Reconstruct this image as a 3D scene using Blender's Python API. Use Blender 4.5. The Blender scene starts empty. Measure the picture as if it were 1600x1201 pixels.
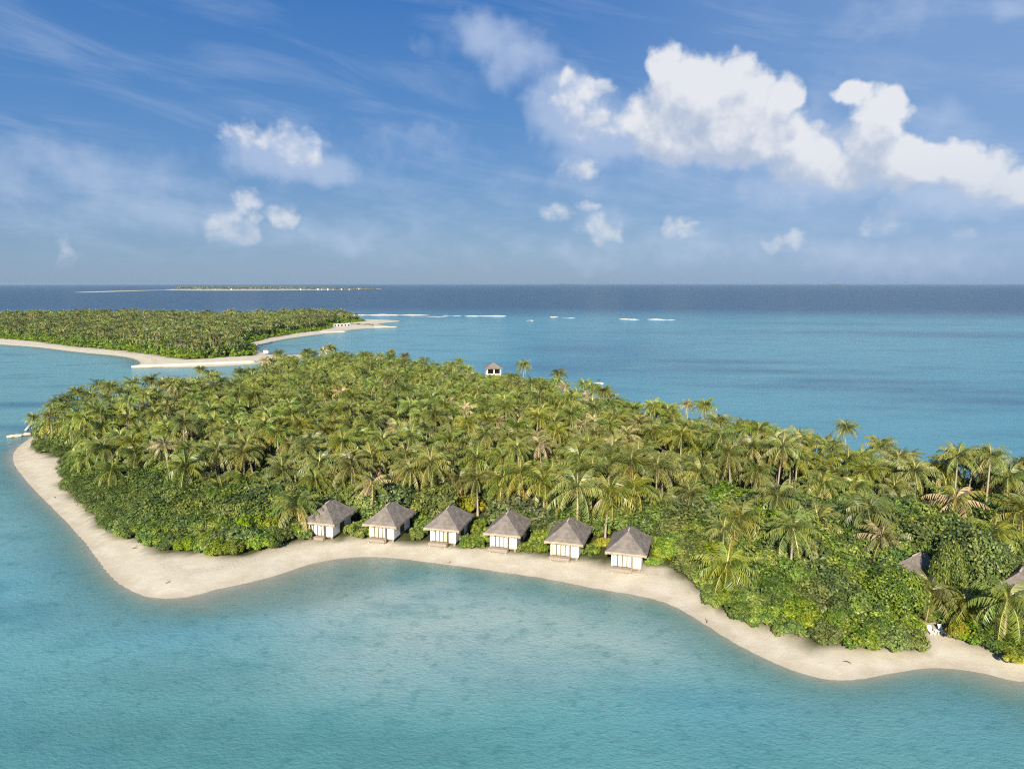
import bpy, math, random
import numpy as np
from mathutils import Vector, Matrix

SC = bpy.context.scene
COL = SC.collection
R = math.radians
RNG = np.random.default_rng(7)
random.seed(7)

# ------------------------------------------------------------------ camera
F, CX, CY, CAMH = 1100.0, 800.0, 600.5, 50.0
PITCH = math.atan(157.5 / F)
cam = bpy.data.cameras.new('camera')
cam_o = bpy.data.objects.new('camera', cam)
COL.objects.link(cam_o)
cam.sensor_width = 36.0
cam.lens = 36.0 * F / 1600.0
cam.clip_start = 0.5
cam.clip_end = 200000.0
cam_o.location = (0, 0, CAMH)
cam_o.rotation_euler = (math.pi / 2 - PITCH, 0, 0)
SC.camera = cam_o

def ray(px, py):
    x, v = (px - CX) / F, (CY - py) / F
    return Vector((x, math.cos(PITCH) + v * math.sin(PITCH), -math.sin(PITCH) + v * math.cos(PITCH)))

def at(px, py, z=0.0):
    r = ray(px, py)
    k = (z - CAMH) / r.z
    return Vector((r.x * k, r.y * k, z))

def to_px(x, y, z):
    z = z - CAMH
    d = y * math.cos(PITCH) - z * math.sin(PITCH)
    u = y * math.sin(PITCH) + z * math.cos(PITCH)
    return CX + F * x / d, CY - F * u / d

# ------------------------------------------------------------------ light
SUN_EL, SUN_AZ = R(26), R(192)          # azimuth clockwise from +Y: behind the camera, to the left
sd = Vector((math.sin(SUN_AZ) * math.cos(SUN_EL), math.cos(SUN_AZ) * math.cos(SUN_EL), math.sin(SUN_EL)))
sun = bpy.data.lights.new('sun', 'SUN')
sun.energy = 4.9
sun.angle = R(0.5)
sun.color = (1.0, 0.89, 0.72)
sun_o = bpy.data.objects.new('sun', sun)
COL.objects.link(sun_o)
sun_o.rotation_euler = sd.to_track_quat('Z', 'Y').to_euler()
SC.view_settings.view_transform = 'Standard'
SC.view_settings.look = 'None'
SC.view_settings.gamma = 1.0
SC.view_settings.exposure = 0.85
SC.cycles.max_bounces = 5
SC.cycles.diffuse_bounces = 2
SC.cycles.glossy_bounces = 2
SC.cycles.transmission_bounces = 2
SC.cycles.transparent_max_bounces = 8
SC.cycles.volume_bounces = 0
SC.cycles.use_denoising = False
SC.cycles.filter_width = 1.2
SC.cycles.use_adaptive_sampling = True
SC.cycles.adaptive_threshold = 0.012
SC.cycles.adaptive_min_samples = 16

# ------------------------------------------------------------------ node helpers
class NT:
    def __init__(s, tree):
        s.t = tree
    def n(s, typ, **kw):
        nd = s.t.nodes.new(typ)
        for k, v in kw.items():
            setattr(nd, k, v)
        return nd
    def put(s, sock, v):
        if isinstance(v, bpy.types.NodeSocket):
            s.t.links.new(v, sock)
        elif v is not None:
            if isinstance(v, (tuple, list)) and sock.type == 'RGBA' and len(v) == 3:
                v = (*v, 1.0)
            sock.default_value = v
    def m(s, op, a, b=None, c=None, clamp=False):
        nd = s.n('ShaderNodeMath', operation=op, use_clamp=clamp)
        s.put(nd.inputs[0], a); s.put(nd.inputs[1], b); s.put(nd.inputs[2], c)
        return nd.outputs[0]
    def v(s, op, a, b=None, c=None):
        nd = s.n('ShaderNodeVectorMath', operation=op)
        s.put(nd.inputs[0], a); s.put(nd.inputs[1], b); s.put(nd.inputs[2], c)
        return nd.outputs['Value'] if op in ('DOT_PRODUCT', 'LENGTH') else nd.outputs[0]
    def mix(s, f, a, b, mode='MIX'):
        nd = s.n('ShaderNodeMix', data_type='RGBA', blend_type=mode)
        nd.clamp_factor = True
        s.put(nd.inputs[0], f); s.put(nd.inputs[6], a); s.put(nd.inputs[7], b)
        return nd.outputs[2]
    def ss(s, x, lo, hi, a=0.0, b=1.0):
        nd = s.n('ShaderNodeMapRange', interpolation_type='SMOOTHSTEP')
        s.put(nd.inputs[0], x); s.put(nd.inputs[1], lo); s.put(nd.inputs[2], hi)
        s.put(nd.inputs[3], a); s.put(nd.inputs[4], b)
        return nd.outputs[0]
    def noise(s, vec, scale, detail=4.0, rough=0.5, dist=0.0):
        nd = s.n('ShaderNodeTexNoise')
        s.put(nd.inputs['Vector'], vec)
        nd.inputs['Scale'].default_value = scale
        nd.inputs['Detail'].default_value = detail
        nd.inputs['Roughness'].default_value = rough
        nd.inputs['Distortion'].default_value = dist
        return nd.outputs[0]
    def attr(s, name):
        return s.n('ShaderNodeAttribute', attribute_name=name)
    def xyz(s, v):
        nd = s.n('ShaderNodeSeparateXYZ'); s.put(nd.inputs[0], v)
        return nd.outputs
    def comb(s, x, y, z):
        nd = s.n('ShaderNodeCombineXYZ')
        s.put(nd.inputs[0], x); s.put(nd.inputs[1], y); s.put(nd.inputs[2], z)
        return nd.outputs[0]

# ------------------------------------------------------------------ sky
world = bpy.data.worlds.new('World')
SC.world = world
world.use_nodes = True
world.node_tree.nodes.clear()

def azel(px, py):
    d = ray(px, py).normalized()
    return math.atan2(d.x, d.y), math.asin(d.z)

def cloud_group(name, blobs, nscale, namp):
    g = bpy.data.node_groups.new(name, 'ShaderNodeTree')
    g.interface.new_socket('P', in_out='INPUT', socket_type='NodeSocketVector')
    g.interface.new_socket('D', in_out='OUTPUT', socket_type='NodeSocketFloat')
    N = NT(g)
    gi, go = N.n('NodeGroupInput'), N.n('NodeGroupOutput')
    p = gi.outputs[0]
    w = N.n('ShaderNodeTexNoise'); N.put(w.inputs['Vector'], p)
    w.inputs['Scale'].default_value = 26; w.inputs['Detail'].default_value = 5
    q = N.v('MULTIPLY_ADD', N.v('SUBTRACT', w.outputs['Color'], (.5, .5, .5)), (.045, .036, 0), p)
    acc = None
    for (px, py, rx, ry, a) in blobs:
        az, el = azel(px, py)
        az2, el2 = azel(px + rx, py)[0], azel(px, py - ry)[1]
        sx, sy = 1 / abs(az2 - az), 1 / abs(el2 - el)
        l = N.v('MULTIPLY_ADD', q, (sx, sy, 0), (-az * sx, -el * sy, 0))
        d = N.v('DOT_PRODUCT', l, l)
        val = N.m('MULTIPLY_ADD', d, -a, a)
        acc = val if acc is None else N.m('SMOOTH_MAX', acc, val, 0.25)
    nz = N.noise(p, nscale, 7, 0.58, 0.15)
    vo = N.n('ShaderNodeTexVoronoi', feature='SMOOTH_F1'); N.put(vo.inputs['Vector'], q)
    vo.inputs['Scale'].default_value = nscale * 1.5
    puff = N.m('MULTIPLY_ADD', vo.outputs['Distance'], -0.55, 0.25)
    vo2 = N.n('ShaderNodeTexVoronoi', feature='SMOOTH_F1'); N.put(vo2.inputs['Vector'], q)
    vo2.inputs['Scale'].default_value = nscale * 3.4
    puff = N.m('MULTIPLY_ADD', N.m('SUBTRACT', 0.45, vo2.outputs['Distance']), 0.32, puff)
    t = N.m('ADD', N.m('MULTIPLY_ADD', N.m('SUBTRACT', nz, .5), namp, acc), N.m('MULTIPLY', puff, namp * .55))
    N.put(go.inputs[0], t)
    return g

CRISP = [(1042, 108, 40, 42, 1.2), (1085, 150, 88, 70, 1.5), (1062, 205, 92, 62, 1.5), (1125, 205, 92, 64, 1.5), (1000, 185, 40, 40, .9), (1190, 225, 70, 46, 1.3), (1150, 112, 34, 38, 1),
         (1160, 170, 60, 80, 1.3), (1222, 160, 38, 52, 1.2), (1222, 215, 70, 54, 1.3), (1262, 248, 74, 40, 1.2), (1338, 150, 34, 28, 1),
         (1382, 152, 30, 26, 1), (1366, 200, 56, 72, 1.3), (1378, 245, 76, 46, 1.3), (1330, 262, 94, 34, 1.2), (1432, 262, 90, 42, 1.2),
         (1490, 255, 56, 40, 1), (1540, 275, 72, 42, 1), (1605, 290, 70, 40, 1), (880, 122, 26, 16, .6), (925, 140, 34, 24, .5), (890, 160, 44, 38, .45), (935, 190, 50, 36, .4),
         (395, 210, 40, 24, .6), (478, 232, 26, 26, .6), (350, 342, 30, 22, .9), (385, 322, 20, 22, .9), (444, 335, 24, 18, .9), (368, 362, 36, 20, .6),
         (868, 328, 24, 13, .7), (916, 324, 20, 9, .8), (942, 362, 28, 22, .7), (906, 262, 28, 22, .55), (1213, 384, 14, 12, .6), (1250, 374, 12, 14, .6),
         (1062, 356, 20, 16, .55), (1380, 338, 26, 18, .5), (1310, 150, 14, 12, .5), (104, 390, 14, 20, .55), (1505, 372, 12, 14, .45)]
SOFT = [(885, 170, 76, 80, 1.6), (950, 205, 100, 66, 1.5), (930, 240, 90, 40, 1.0), (765, 62, 64, 58, 1.1), (805, 95, 80, 56, 1.0), (1300, 240, 330, 70, .7), (690, 72, 60, 28, .35),
        (440, 245, 110, 50, 1.4), (515, 265, 54, 34, 1.4), (375, 350, 70, 34, .5), (210, 322, 60, 26, .6), (40, 320, 60, 40, .35),
        (905, 285, 60, 40, .6), (935, 355, 60, 40, .45), (1070, 370, 50, 26, .5), (1380, 350, 50, 32, .5), (1250, 385, 60, 20, .35),
        (1400, 22, 130, 40, .4), (1575, 12, 50, 26, .7), (1300, 290, 240, 40, .95), (1510, 305, 150, 48, 1.2), (1120, 250, 150, 36, .8), (1290, 175, 60, 70, .5),
        (250, 340, 200, 36, .6), (570, 370, 160, 36, .5), (100, 260, 260, 60, .55), (1000, 390, 300, 40, .5), (1400, 400, 300, 40, .6), (640, 230, 140, 40, .35), (790, 290, 50, 30, .3)]
CRISP = [(a, b, c * 1.25, d * 1.2, e * .62) if (b > 300 or a < 600) and a < 1600 else (a, b, c, d, e) for a, b, c, d, e in CRISP]
CRISP += [(412, 222, 26, 16, .5), (492, 246, 22, 20, .5), (335, 352, 22, 16, .5), (402, 345, 18, 12, .45), (884, 335, 16, 8, .45), (955, 372, 18, 14, .45), (1075, 366, 20, 10, .4), (1395, 350, 20, 12, .4)]
gC = cloud_group('cumulus', CRISP, 28, 1.7)
gS = cloud_group('veil', SOFT, 16, 1.6)
W = NT(world.node_tree)
tc = W.n('ShaderNodeTexCoord')
X, Y, Z = W.xyz(tc.outputs['Generated'])[:]
az = W.m('ARCTAN2', X, Y)
el = W.m('ARCSINE', Z)
P = W.comb(az, el, 0.0)
sky = W.n('ShaderNodeTexSky', sky_type='NISHITA')
sky.sun_disc = False
sky.sun_elevation = SUN_EL
sky.sun_rotation = SUN_AZ
sky.altitude = 50
sky.air_density = 1.0
sky.dust_density = 0.6
sky.ozone_density = 2.0
hsv = W.n('ShaderNodeHueSaturation')
hsv.inputs['Saturation'].default_value = 1.0
W.put(hsv.inputs['Color'], sky.outputs[0])
# clear tropical air: steer the sky towards the measured blue by height above the horizon
ramp = W.n('ShaderNodeValToRGB')
W.put(ramp.inputs[0], W.m('MULTIPLY', el, 1.6, clamp=True))
cr = ramp.color_ramp
for k, (p_, c_) in enumerate([(0.0, (2.15, 3.35, 5.0)), (0.10, (1.65, 3.05, 5.1)), (0.28, (0.85, 2.35, 5.2)), (0.56, (0.33, 1.62, 4.75)), (1.0, (0.18, 0.95, 3.3))]):
    e_ = cr.elements[k] if k < 2 else cr.elements.new(p_)
    e_.position = p_; e_.color = (c_[0] / 6, c_[1] / 6, c_[2] / 6, 1)
grad = W.v('MULTIPLY', ramp.outputs[0], (6, 6, 6))
grad = W.mix(W.m('MULTIPLY', W.ss(az, -0.1, 0.65), 0.75), grad, (2.2, 3.6, 6.2))
SKYC = W.mix(0.85, hsv.outputs[0], grad)

def grp(g, p):
    nd = W.n('ShaderNodeGroup'); nd.node_tree = g
    W.put(nd.inputs[0], p)
    return nd.outputs[0]
dC = grp(gC, P)
LD = (0.008, 0.042, 0)
dC2 = grp(gC, W.v('ADD', P, LD))
dS = grp(gS, P)
lit = W.m('MULTIPLY_ADD', W.ss(W.m('SUBTRACT', dC, dC2), -0.65, 1.0), 1.0, W.m('MULTIPLY', W.ss(dC, 0.9, 0.2), 0.16), clamp=True)
aC = W.m('MULTIPLY', W.ss(dC, -0.12, 0.80), 0.97)
aS = W.m('MULTIPLY', W.ss(dS, -0.1, 1.35), 0.66)
# thin cirrus streaks
pc = W.v('MULTIPLY', W.v('ADD', P, W.comb(W.m('MULTIPLY', el, 0.6), W.m('MULTIPLY', az, 0.16), 0.0)), (1.0, 4.5, 1.0))
ci = W.noise(pc, 4.2, 7, 0.6, 0.6)
aCi = W.m('MULTIPLY', W.m('MULTIPLY', W.ss(ci, 0.44, 0.80), 0.34), W.ss(el, 0.0, 0.1))
# low grey bank
lb = W.noise(W.v('MULTIPLY', P, (1.0, 3.0, 1.0)), 9.0, 6, 0.6, 0.2)
aL = W.m('MULTIPLY', W.m('MULTIPLY', W.ss(lb, 0.42, 0.75), 0.30), W.m('MULTIPLY', W.ss(el, 0.01, 0.05), W.ss(el, 0.2, 0.09)))
CB = 1.2
c_lit = (6.2 * CB, 6.35 * CB, 6.7 * CB)
c_shd = (3.5 * CB, 4.15 * CB, 5.35 * CB)
c_soft = (3.9 * CB, 4.7 * CB, 6.2 * CB)
col = W.mix(aCi, SKYC, c_soft)
col = W.mix(aL, col, (3.6 * CB, 4.6 * CB, 6.3 * CB))
col = W.mix(aS, col, c_soft)
col = W.mix(aC, col, W.mix(W.ss(el, 0.0, 0.19, 0.35, 1.0), (3.3 * CB, 4.2 * CB, 5.4 * CB), W.mix(lit, c_shd, c_lit)))
bg = W.n('ShaderNodeBackground')
bg.inputs['Strength'].default_value = 0.06
W.put(bg.inputs['Color'], col)
wo = W.n('ShaderNodeOutputWorld')
W.put(wo.inputs['Surface'], bg.outputs[0])
world.cycles.sampling_method = 'MANUAL'
world.cycles.sample_map_resolution = 512

# ------------------------------------------------------------------ object helpers
def tag(o, label=None, cat=None, group=None, kind=None):
    if label: o['label'] = label
    if cat: o['category'] = cat
    if group: o['group'] = group
    if kind: o['kind'] = kind
    return o

def mesh(name, V, Fc, mats, midx=None, attrs=None, smooth=False):
    """V (n,3) float, Fc (m,4) quads or list of polygons"""
    me = bpy.data.meshes.new(name)
    if isinstance(Fc, np.ndarray):
        k = Fc.shape[1]
        me.vertices.add(len(V)); me.vertices.foreach_set('co', np.asarray(V, np.float32).ravel())
        me.loops.add(Fc.size); me.loops.foreach_set('vertex_index', Fc.astype(np.int32).ravel())
        me.polygons.add(len(Fc))
        me.polygons.foreach_set('loop_start', np.arange(0, Fc.size, k, dtype=np.int32))
        me.polygons.foreach_set('loop_total', np.full(len(Fc), k, np.int32))
    else:
        me.from_pydata([tuple(v) for v in V], [], [tuple(f) for f in Fc])
    for m in (mats if isinstance(mats, (list, tuple)) else [mats]):
        me.materials.append(m)
    if midx is not None:
        me.polygons.foreach_set('material_index', np.asarray(midx, np.int32))
    me.polygons.foreach_set('use_smooth', np.full(len(me.polygons), smooth, bool))
    for an, (typ, arr) in (attrs or {}).items():
        a = me.attributes.new(an, typ, 'POINT')
        arr = np.array(arr, np.float32)
        if typ == 'FLOAT': a.data.foreach_set('value', arr.ravel())
        else: a.data.foreach_set('color', np.c_[arr, np.ones(len(arr))].astype(np.float32).ravel())
    me.update(calc_edges=True)
    me.validate()
    return me

def link(name, me, parent=None, loc=None):
    o = bpy.data.objects.new(name, me)
    COL.objects.link(o)
    if parent is not None: o.parent = parent
    if loc is not None: o.location = loc
    return o

def empty(name, loc=(0, 0, 0), rz=0.0):
    o = bpy.data.objects.new(name, None)
    COL.objects.link(o)
    o.location = loc; o.rotation_euler = (0, 0, rz)
    o.empty_display_size = 0.5
    return o

def copy_tree(o, parent=None):
    c = o.copy(); COL.objects.link(c)
    if parent is not None: c.parent = parent
    for ch in list(o.children): copy_tree(ch, c)
    return c

class MB:
    def __init__(s): s.V = []; s.F = []
    def add(s, V, Fc):
        b = len(s.V); s.V += [tuple(v) for v in V]; s.F += [tuple(i + b for i in f) for f in Fc]
        return s
    def box(s, x0, x1, y0, y1, z0, z1):
        return s.add([(x0, y0, z0), (x1, y0, z0), (x1, y1, z0), (x0, y1, z0), (x0, y0, z1), (x1, y0, z1), (x1, y1, z1), (x0, y1, z1)],
                     [(3, 2, 1, 0), (4, 5, 6, 7), (0, 1, 5, 4), (1, 2, 6, 5), (2, 3, 7, 6), (3, 0, 4, 7)])
    def tube(s, pts, rad, n=8, cap=True):
        pts = [Vector(p) for p in pts]
        V = []; Fc = []
        for i, p in enumerate(pts):
            t = (pts[min(i + 1, len(pts) - 1)] - pts[max(i - 1, 0)]).normalized()
            a = t.orthogonal().normalized() if abs(t.z) < .9 else Vector((1, 0, 0)).cross(t).normalized()
            b = t.cross(a)
            r = rad[i] if isinstance(rad, (list, tuple)) else rad
            for k in range(n):
                an = 2 * math.pi * k / n
                V.append(p + r * (math.cos(an) * a + math.sin(an) * b))
        for i in range(len(pts) - 1):
            for k in range(n):
                k2 = (k + 1) % n
                Fc.append((i * n + k, i * n + k2, (i + 1) * n + k2, (i + 1) * n + k))
        if cap:
            Fc.append(tuple(range(n))[::-1]); Fc.append(tuple((len(pts) - 1) * n + k for k in range(n)))
        return s.add(V, Fc)
    def build(s, name, mat, parent=None, smooth=False, bevel=0.0, loc=None):
        me = mesh(name, s.V, s.F, mat, smooth=smooth)
        o = link(name, me, parent, loc)
        if bevel:
            md = o.modifiers.new('bevel', 'BEVEL'); md.width = bevel; md.segments = 2
        return o

# ------------------------------------------------------------------ materials
def mat(name):
    m = bpy.data.materials.new(name); m.use_nodes = True
    m.node_tree.nodes.clear()
    N = NT(m.node_tree)
    out = N.n('ShaderNodeOutputMaterial')
    return m, N, out

def simple(name, c, rough=0.7, var=0.25, scale=2.0, spec=0.3, bump=0.0):
    m, N, out = mat(name)
    p = N.n('ShaderNodeTexCoord').outputs['Object']
    nz = N.noise(p, scale, 6, 0.6)
    cc = N.mix(nz, tuple(x * (1 - var) for x in c), tuple(min(1, x * (1 + var)) for x in c))
    b = N.n('ShaderNodeBsdfPrincipled')
    N.put(b.inputs['Base Color'], cc)
    b.inputs['Roughness'].default_value = rough
    b.inputs['Specular IOR Level'].default_value = spec
    if bump:
        bp = N.n('ShaderNodeBump'); bp.inputs['Strength'].default_value = bump; bp.inputs['Distance'].default_value = 0.05
        N.put(bp.inputs['Height'], N.noise(p, scale * 4, 5, 0.6)); N.put(b.inputs['Normal'], bp.outputs[0])
    N.put(out.inputs[0], b.outputs[0])
    return m

def leaf_mat(name, trans=0.22, rough=0.5, spec=0.35):
    m, N, out = mat(name)
    c = N.attr('col').outputs['Color']
    rnd = N.n('ShaderNodeObjectInfo').outputs['Random']
    h = N.n('ShaderNodeHueSaturation')
    N.put(h.inputs['Hue'], N.m('MULTIPLY_ADD', rnd, 0.035, 0.4825))
    N.put(h.inputs['Value'], N.m('MULTIPLY_ADD', N.m('FRACT', N.m('MULTIPLY', rnd, 7.31)), 0.5, 0.78))
    N.put(h.inputs['Saturation'], N.m('MULTIPLY_ADD', N.m('FRACT', N.m('MULTIPLY', rnd, 3.77)), 0.2, 0.9))
    N.put(h.inputs['Color'], c)
    b = N.n('ShaderNodeBsdfPrincipled')
    N.put(b.inputs['Base Color'], h.outputs[0])
    b.inputs['Roughness'].default_value = rough
    b.inputs['Specular IOR Level'].default_value = spec
    t = N.n('ShaderNodeBsdfTranslucent')
    N.put(t.inputs[0], h.outputs[0])
    mx = N.n('ShaderNodeMixShader'); mx.inputs[0].default_value = trans
    N.put(mx.inputs[1], b.outputs[0]); N.put(mx.inputs[2], t.outputs[0])
    N.put(out.inputs[0], mx.outputs[0])
    return m

M = {}
M['palm'] = leaf_mat('palm_leaf', 0.07, 0.40, 0.42)
M['leaf'] = leaf_mat('broad_leaf', 0.12, 0.45, 0.4)
M['trunk'] = simple('palm_trunk', (0.34, 0.29, 0.22), 0.85, 0.35, 3.0)
M['coconut'] = simple('coconut_husk', (0.42, 0.25, 0.06), 0.6, 0.3, 4.0)
M['white'] = simple('white_plaster', (0.80, 0.77, 0.71), 0.7, 0.05, 1.5)
M['curtain'] = simple('curtain', (0.80, 0.75, 0.63), 0.6, 0.07, 0.7, 0.4)
M['cream'] = simple('cream_curtain', (0.76, 0.66, 0.48), 0.6, 0.07, 0.7, 0.4)
M['yellow'] = simple('yellow_curtain', (0.76, 0.60, 0.34), 0.6, 0.07, 0.7, 0.4)
M['frame'] = simple('dark_timber', (0.075, 0.055, 0.042), 0.6, 0.3, 5.0)
M['deck'] = simple('grey_timber', (0.27, 0.23, 0.19), 0.75, 0.3, 4.0)
M['screen'] = simple('screen_timber', (0.27, 0.21, 0.15), 0.7, 0.3, 5.0)
M['stone'] = simple('pale_concrete', (0.55, 0.50, 0.43), 0.85, 0.15, 3.0)
M['bag'] = simple('geotextile', (0.56, 0.51, 0.41), 0.9, 0.15, 1.2, bump=0.4)
M['hull'] = simple('boat_gelcoat', (0.80, 0.80, 0.78), 0.3, 0.03, 1.0, 0.5)
M['navy'] = simple('navy_canvas', (0.03, 0.045, 0.08), 0.7, 0.2, 3.0)
M['grey'] = simple('grey_shingle', (0.16, 0.15, 0.16), 0.8, 0.3, 4.0)
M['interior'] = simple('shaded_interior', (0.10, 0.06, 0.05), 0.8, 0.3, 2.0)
M['rock'] = simple('reef_rock', (0.22, 0.18, 0.12), 0.9, 0.4, 1.0)

def thatch(name, c):
    m, N, out = mat(name)
    p = N.n('ShaderNodeTexCoord').outputs['Object']
    x, y, z = N.xyz(p)[:]
    rows = N.m('FRACT', N.m('MULTIPLY_ADD', z, 3.2, N.m('MULTIPLY', N.noise(p, 2.0, 4), 0.5)))
    fine = N.noise(N.v('MULTIPLY', p, (1, 1, 0.25)), 14.0, 4, 0.7)
    big = N.noise(p, 0.9, 5, 0.6)
    f = N.m('ADD', N.m('MULTIPLY', fine, 0.6), N.m('MULTIPLY', big, 0.6))
    cc = N.mix(N.ss(f, 0.35, 0.85), tuple(v * 0.55 for v in c), tuple(v * 1.4 for v in c))
    cc = N.mix(N.m('MULTIPLY', rows, 0.25), cc, tuple(v * 0.6 for v in c))
    b = N.n('ShaderNodeBsdfPrincipled')
    N.put(b.inputs['Base Color'], cc)
    b.inputs['Roughness'].default_value = 0.9; b.inputs['Specular IOR Level'].default_value = 0.1
    bp = N.n('ShaderNodeBump'); bp.inputs['Strength'].default_value = 0.7; bp.inputs['Distance'].default_value = 0.12
    N.put(bp.inputs['Height'], N.m('ADD', fine, N.m('MULTIPLY', rows, -0.8))); N.put(b.inputs['Normal'], bp.outputs[0])
    N.put(out.inputs[0], b.outputs[0])
    return m
M['thatch'] = thatch('grey_thatch', (0.228, 0.202, 0.178))
M['straw'] = thatch('straw_eave', (0.40, 0.33, 0.25))

# ------------------------------------------------------------------ outlines
def pts(lst, z=0.0):
    return [at(a, b, z).to_2d() for a, b in lst]

def chaikin(P, n=2):
    P = [Vector(p) for p in P]
    for _ in range(n):
        Q = []
        for i in range(len(P)):
            a, b = P[i], P[(i + 1) % len(P)]
            Q += [a * .75 + b * .25, a * .25 + b * .75]
        P = Q
    return np.array([(p.x, p.y) for p in P])

def pdist(X, Yy, poly, closed=True):
    """distance to polyline and inside test"""
    X = np.asarray(X, float); Yy = np.asarray(Yy, float)
    d2 = np.full(X.shape, 1e18); ins = np.zeros(X.shape, bool)
    n = len(poly)
    for i in range(n if closed else n - 1):
        ax, ay = poly[i]; bx, by = poly[(i + 1) % n]
        ex, ey = bx - ax, by - ay
        L = ex * ex + ey * ey + 1e-12
        t = np.clip(((X - ax) * ex + (Yy - ay) * ey) / L, 0, 1)
        d2 = np.minimum(d2, (X - ax - t * ex) ** 2 + (Yy - ay - t * ey) ** 2)
        if closed and ey != 0:
            c = ((ay > Yy) != (by > Yy)) & (X < ex * (Yy - ay) / ey + ax)
            ins ^= c
    return np.sqrt(d2), ins

def sdist(X, Yy, poly):
    d, i = pdist(X, Yy, poly)
    return np.where(i, d, -d)

SHORE_F = [(46, 686), (34, 694), (22, 705), (20, 722), (45, 755), (80, 790), (115, 825), (145, 860), (175, 903), (205, 923), (245, 936), (300, 933),
           (330, 921), (390, 910), (440, 896), (480, 881), (530, 871), (590, 868), (650, 875), (720, 884), (800, 895), (870, 906), (930, 919), (1000, 929),
           (1050, 943), (1090, 967), (1140, 999), (1190, 1025), (1240, 1047), (1290, 1061), (1330, 1062), (1380, 1054), (1430, 1043), (1500, 1043), (1560, 1056), (1605, 1069)]
SKYL = [(1600, 738), (1500, 724), (1400, 703), (1300, 684), (1200, 664), (1100, 647), (1000, 624), (935, 606), (870, 594), (800, 575), (700, 564), (610, 554),
        (520, 551), (440, 560), (400, 569), (310, 588), (230, 607), (160, 626), (110, 645), (70, 668)]
VEG_F = [(50, 700), (70, 716), (98, 722), (95, 765), (130, 795), (170, 838), (200, 848), (260, 872), (330, 878), (380, 876), (430, 862), (470, 850), (560, 848),
         (650, 854), (745, 864), (840, 874), (940, 888), (1035, 893), (1058, 902), (1075, 925), (1105, 948), (1180, 985), (1260, 1012), (1370, 1028), (1405, 1020), (1436, 1020),
         (1444, 985), (1490, 985), (1497, 1012), (1530, 1022), (1562, 1030), (1605, 1036)]
SKYZ = {1600: 7, 1500: 9, 1400: 10, 230: 12, 160: 9, 110: 6.5, 70: 4}
back = [at(a, b, SKYZ.get(a, 13.0)).to_2d() for a, b in SKYL]
back_shore = [p + Vector((0.35, 1)).normalized() * 7 if p.x > -60 else p + Vector((-0.6, 1)).normalized() * 4 for p in back]
ext = [Vector((105, 92)), Vector((150, 100)), Vector((188, 135)), Vector((175, 175))]
MAIN = chaikin(pts(SHORE_F) + ext + [Vector((140, 178))] + back_shore + pts([(62, 672)]))
VEG = np.array([(p.x, p.y) for p in pts(VEG_F) + [Vector((98, 100)), Vector((140, 108)), Vector((175, 140)), Vector((150, 165))] + back])
VFRONT = np.array([(p.x, p.y) for p in pts(VEG_F) + [Vector((98, 100)), Vector((140, 108))]])

FAR_S = [(-260, 520), (-120, 530), (0, 538), (60, 542), (120, 550), (190, 556), (214, 561), (222, 567), (215, 573), (300, 574), (400, 569), (455, 562), (500, 553), (470, 553), (430, 556),
         (400, 548), (395, 541), (425, 533), (460, 527), (500, 522), (535, 518), (545, 515), (570, 513), (600, 512), (612, 509), (580, 506)]
FAR_BACK = [Vector((-140, 960)), Vector((-200, 1000)), Vector((-520, 1000)), Vector((-1000, 960)), Vector((-1100, 760))]
FAR = chaikin(pts(FAR_S) + FAR_BACK)
FAR_V = [(-260, 512), (-120, 523), (0, 531), (60, 536), (120, 544), (190, 550), (240, 557), (290, 565), (330, 563), (370, 560), (398, 558), (400, 545), (388, 537), (425, 529), (460, 523), (500, 518), (518, 514), (522, 508)]
FARV = np.array([(p.x, p.y) for p in pts(FAR_V) + [Vector((-190, 930)), Vector((-250, 980)), Vector((-520, 980)), Vector((-1000, 940)), Vector((-1080, 760))]])

VILLAS = [(-30.54, 113.8, -0.25), (-20.31, 112.72, -0.265), (-10.24, 110.99, -0.25), (-0.53, 108.57, -0.27), (8.86, 105.04, -0.29), (17.52, 100.79, -0.29)]
VK = CAMH / 42.0
VILLAS = [(a * VK, b * VK, c) for a, b, c in VILLAS]
VW, VD = 7.15, 9.63

def in_villa(x, y, mx, my):
    for a, b, yaw in VILLAS:
        c, s = math.cos(yaw), math.sin(yaw)
        u, t = (x - a) * c + (y - b) * s, -(x - a) * s + (y - b) * c
        if abs(u) < VW / 2 + mx and -VD / 2 - 6 < t < VD / 2 + my: return True
    return False

# ------------------------------------------------------------------ ground and sea
def axis(parts_):
    out = []
    for a, b, st in parts_: out += list(np.arange(a, b, st))
    return out
def tail(x0, st, g, lim):
    o = []; x = x0
    while x < lim:
        o.append(x); x += st; st *= g
    o.append(lim); return o
LIM = 70000.0
xs = [-v for v in tail(1100, 40, 1.3, LIM)][::-1] + axis([(-1080, -500, 20), (-500, -190, 6), (-190, 160, 1.6), (160, 300, 7), (300, 1100, 25)]) + tail(1100, 40, 1.3, LIM)
ys = [-v for v in tail(400, 60, 1.5, LIM)][::-1] + axis([(-380, 40, 20), (40, 72, 4), (72, 460, 1.6), (460, 1010, 5), (1010, 2400, 25)]) + tail(2400, 40, 1.25, LIM)
xs, ys = np.array(xs), np.array(ys)
GX, GY = np.meshgrid(xs, ys)
gx, gy = GX.ravel(), GY.ravel()
near = (np.abs(gx) < 1300) & (gy > 20) & (gy < 1200)
sdm = np.full(gx.shape, -400.0); sdf = np.full(gx.shape, -400.0)
vegd = np.full(gx.shape, -400.0); fvd = np.full(gx.shape, -400.0)
sdm[near] = sdist(gx[near], gy[near], MAIN); sdf[near] = sdist(gx[near], gy[near], FAR)
vegd[near] = sdist(gx[near], gy[near], VEG); fvd[near] = sdist(gx[near], gy[near], FARV)

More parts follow.
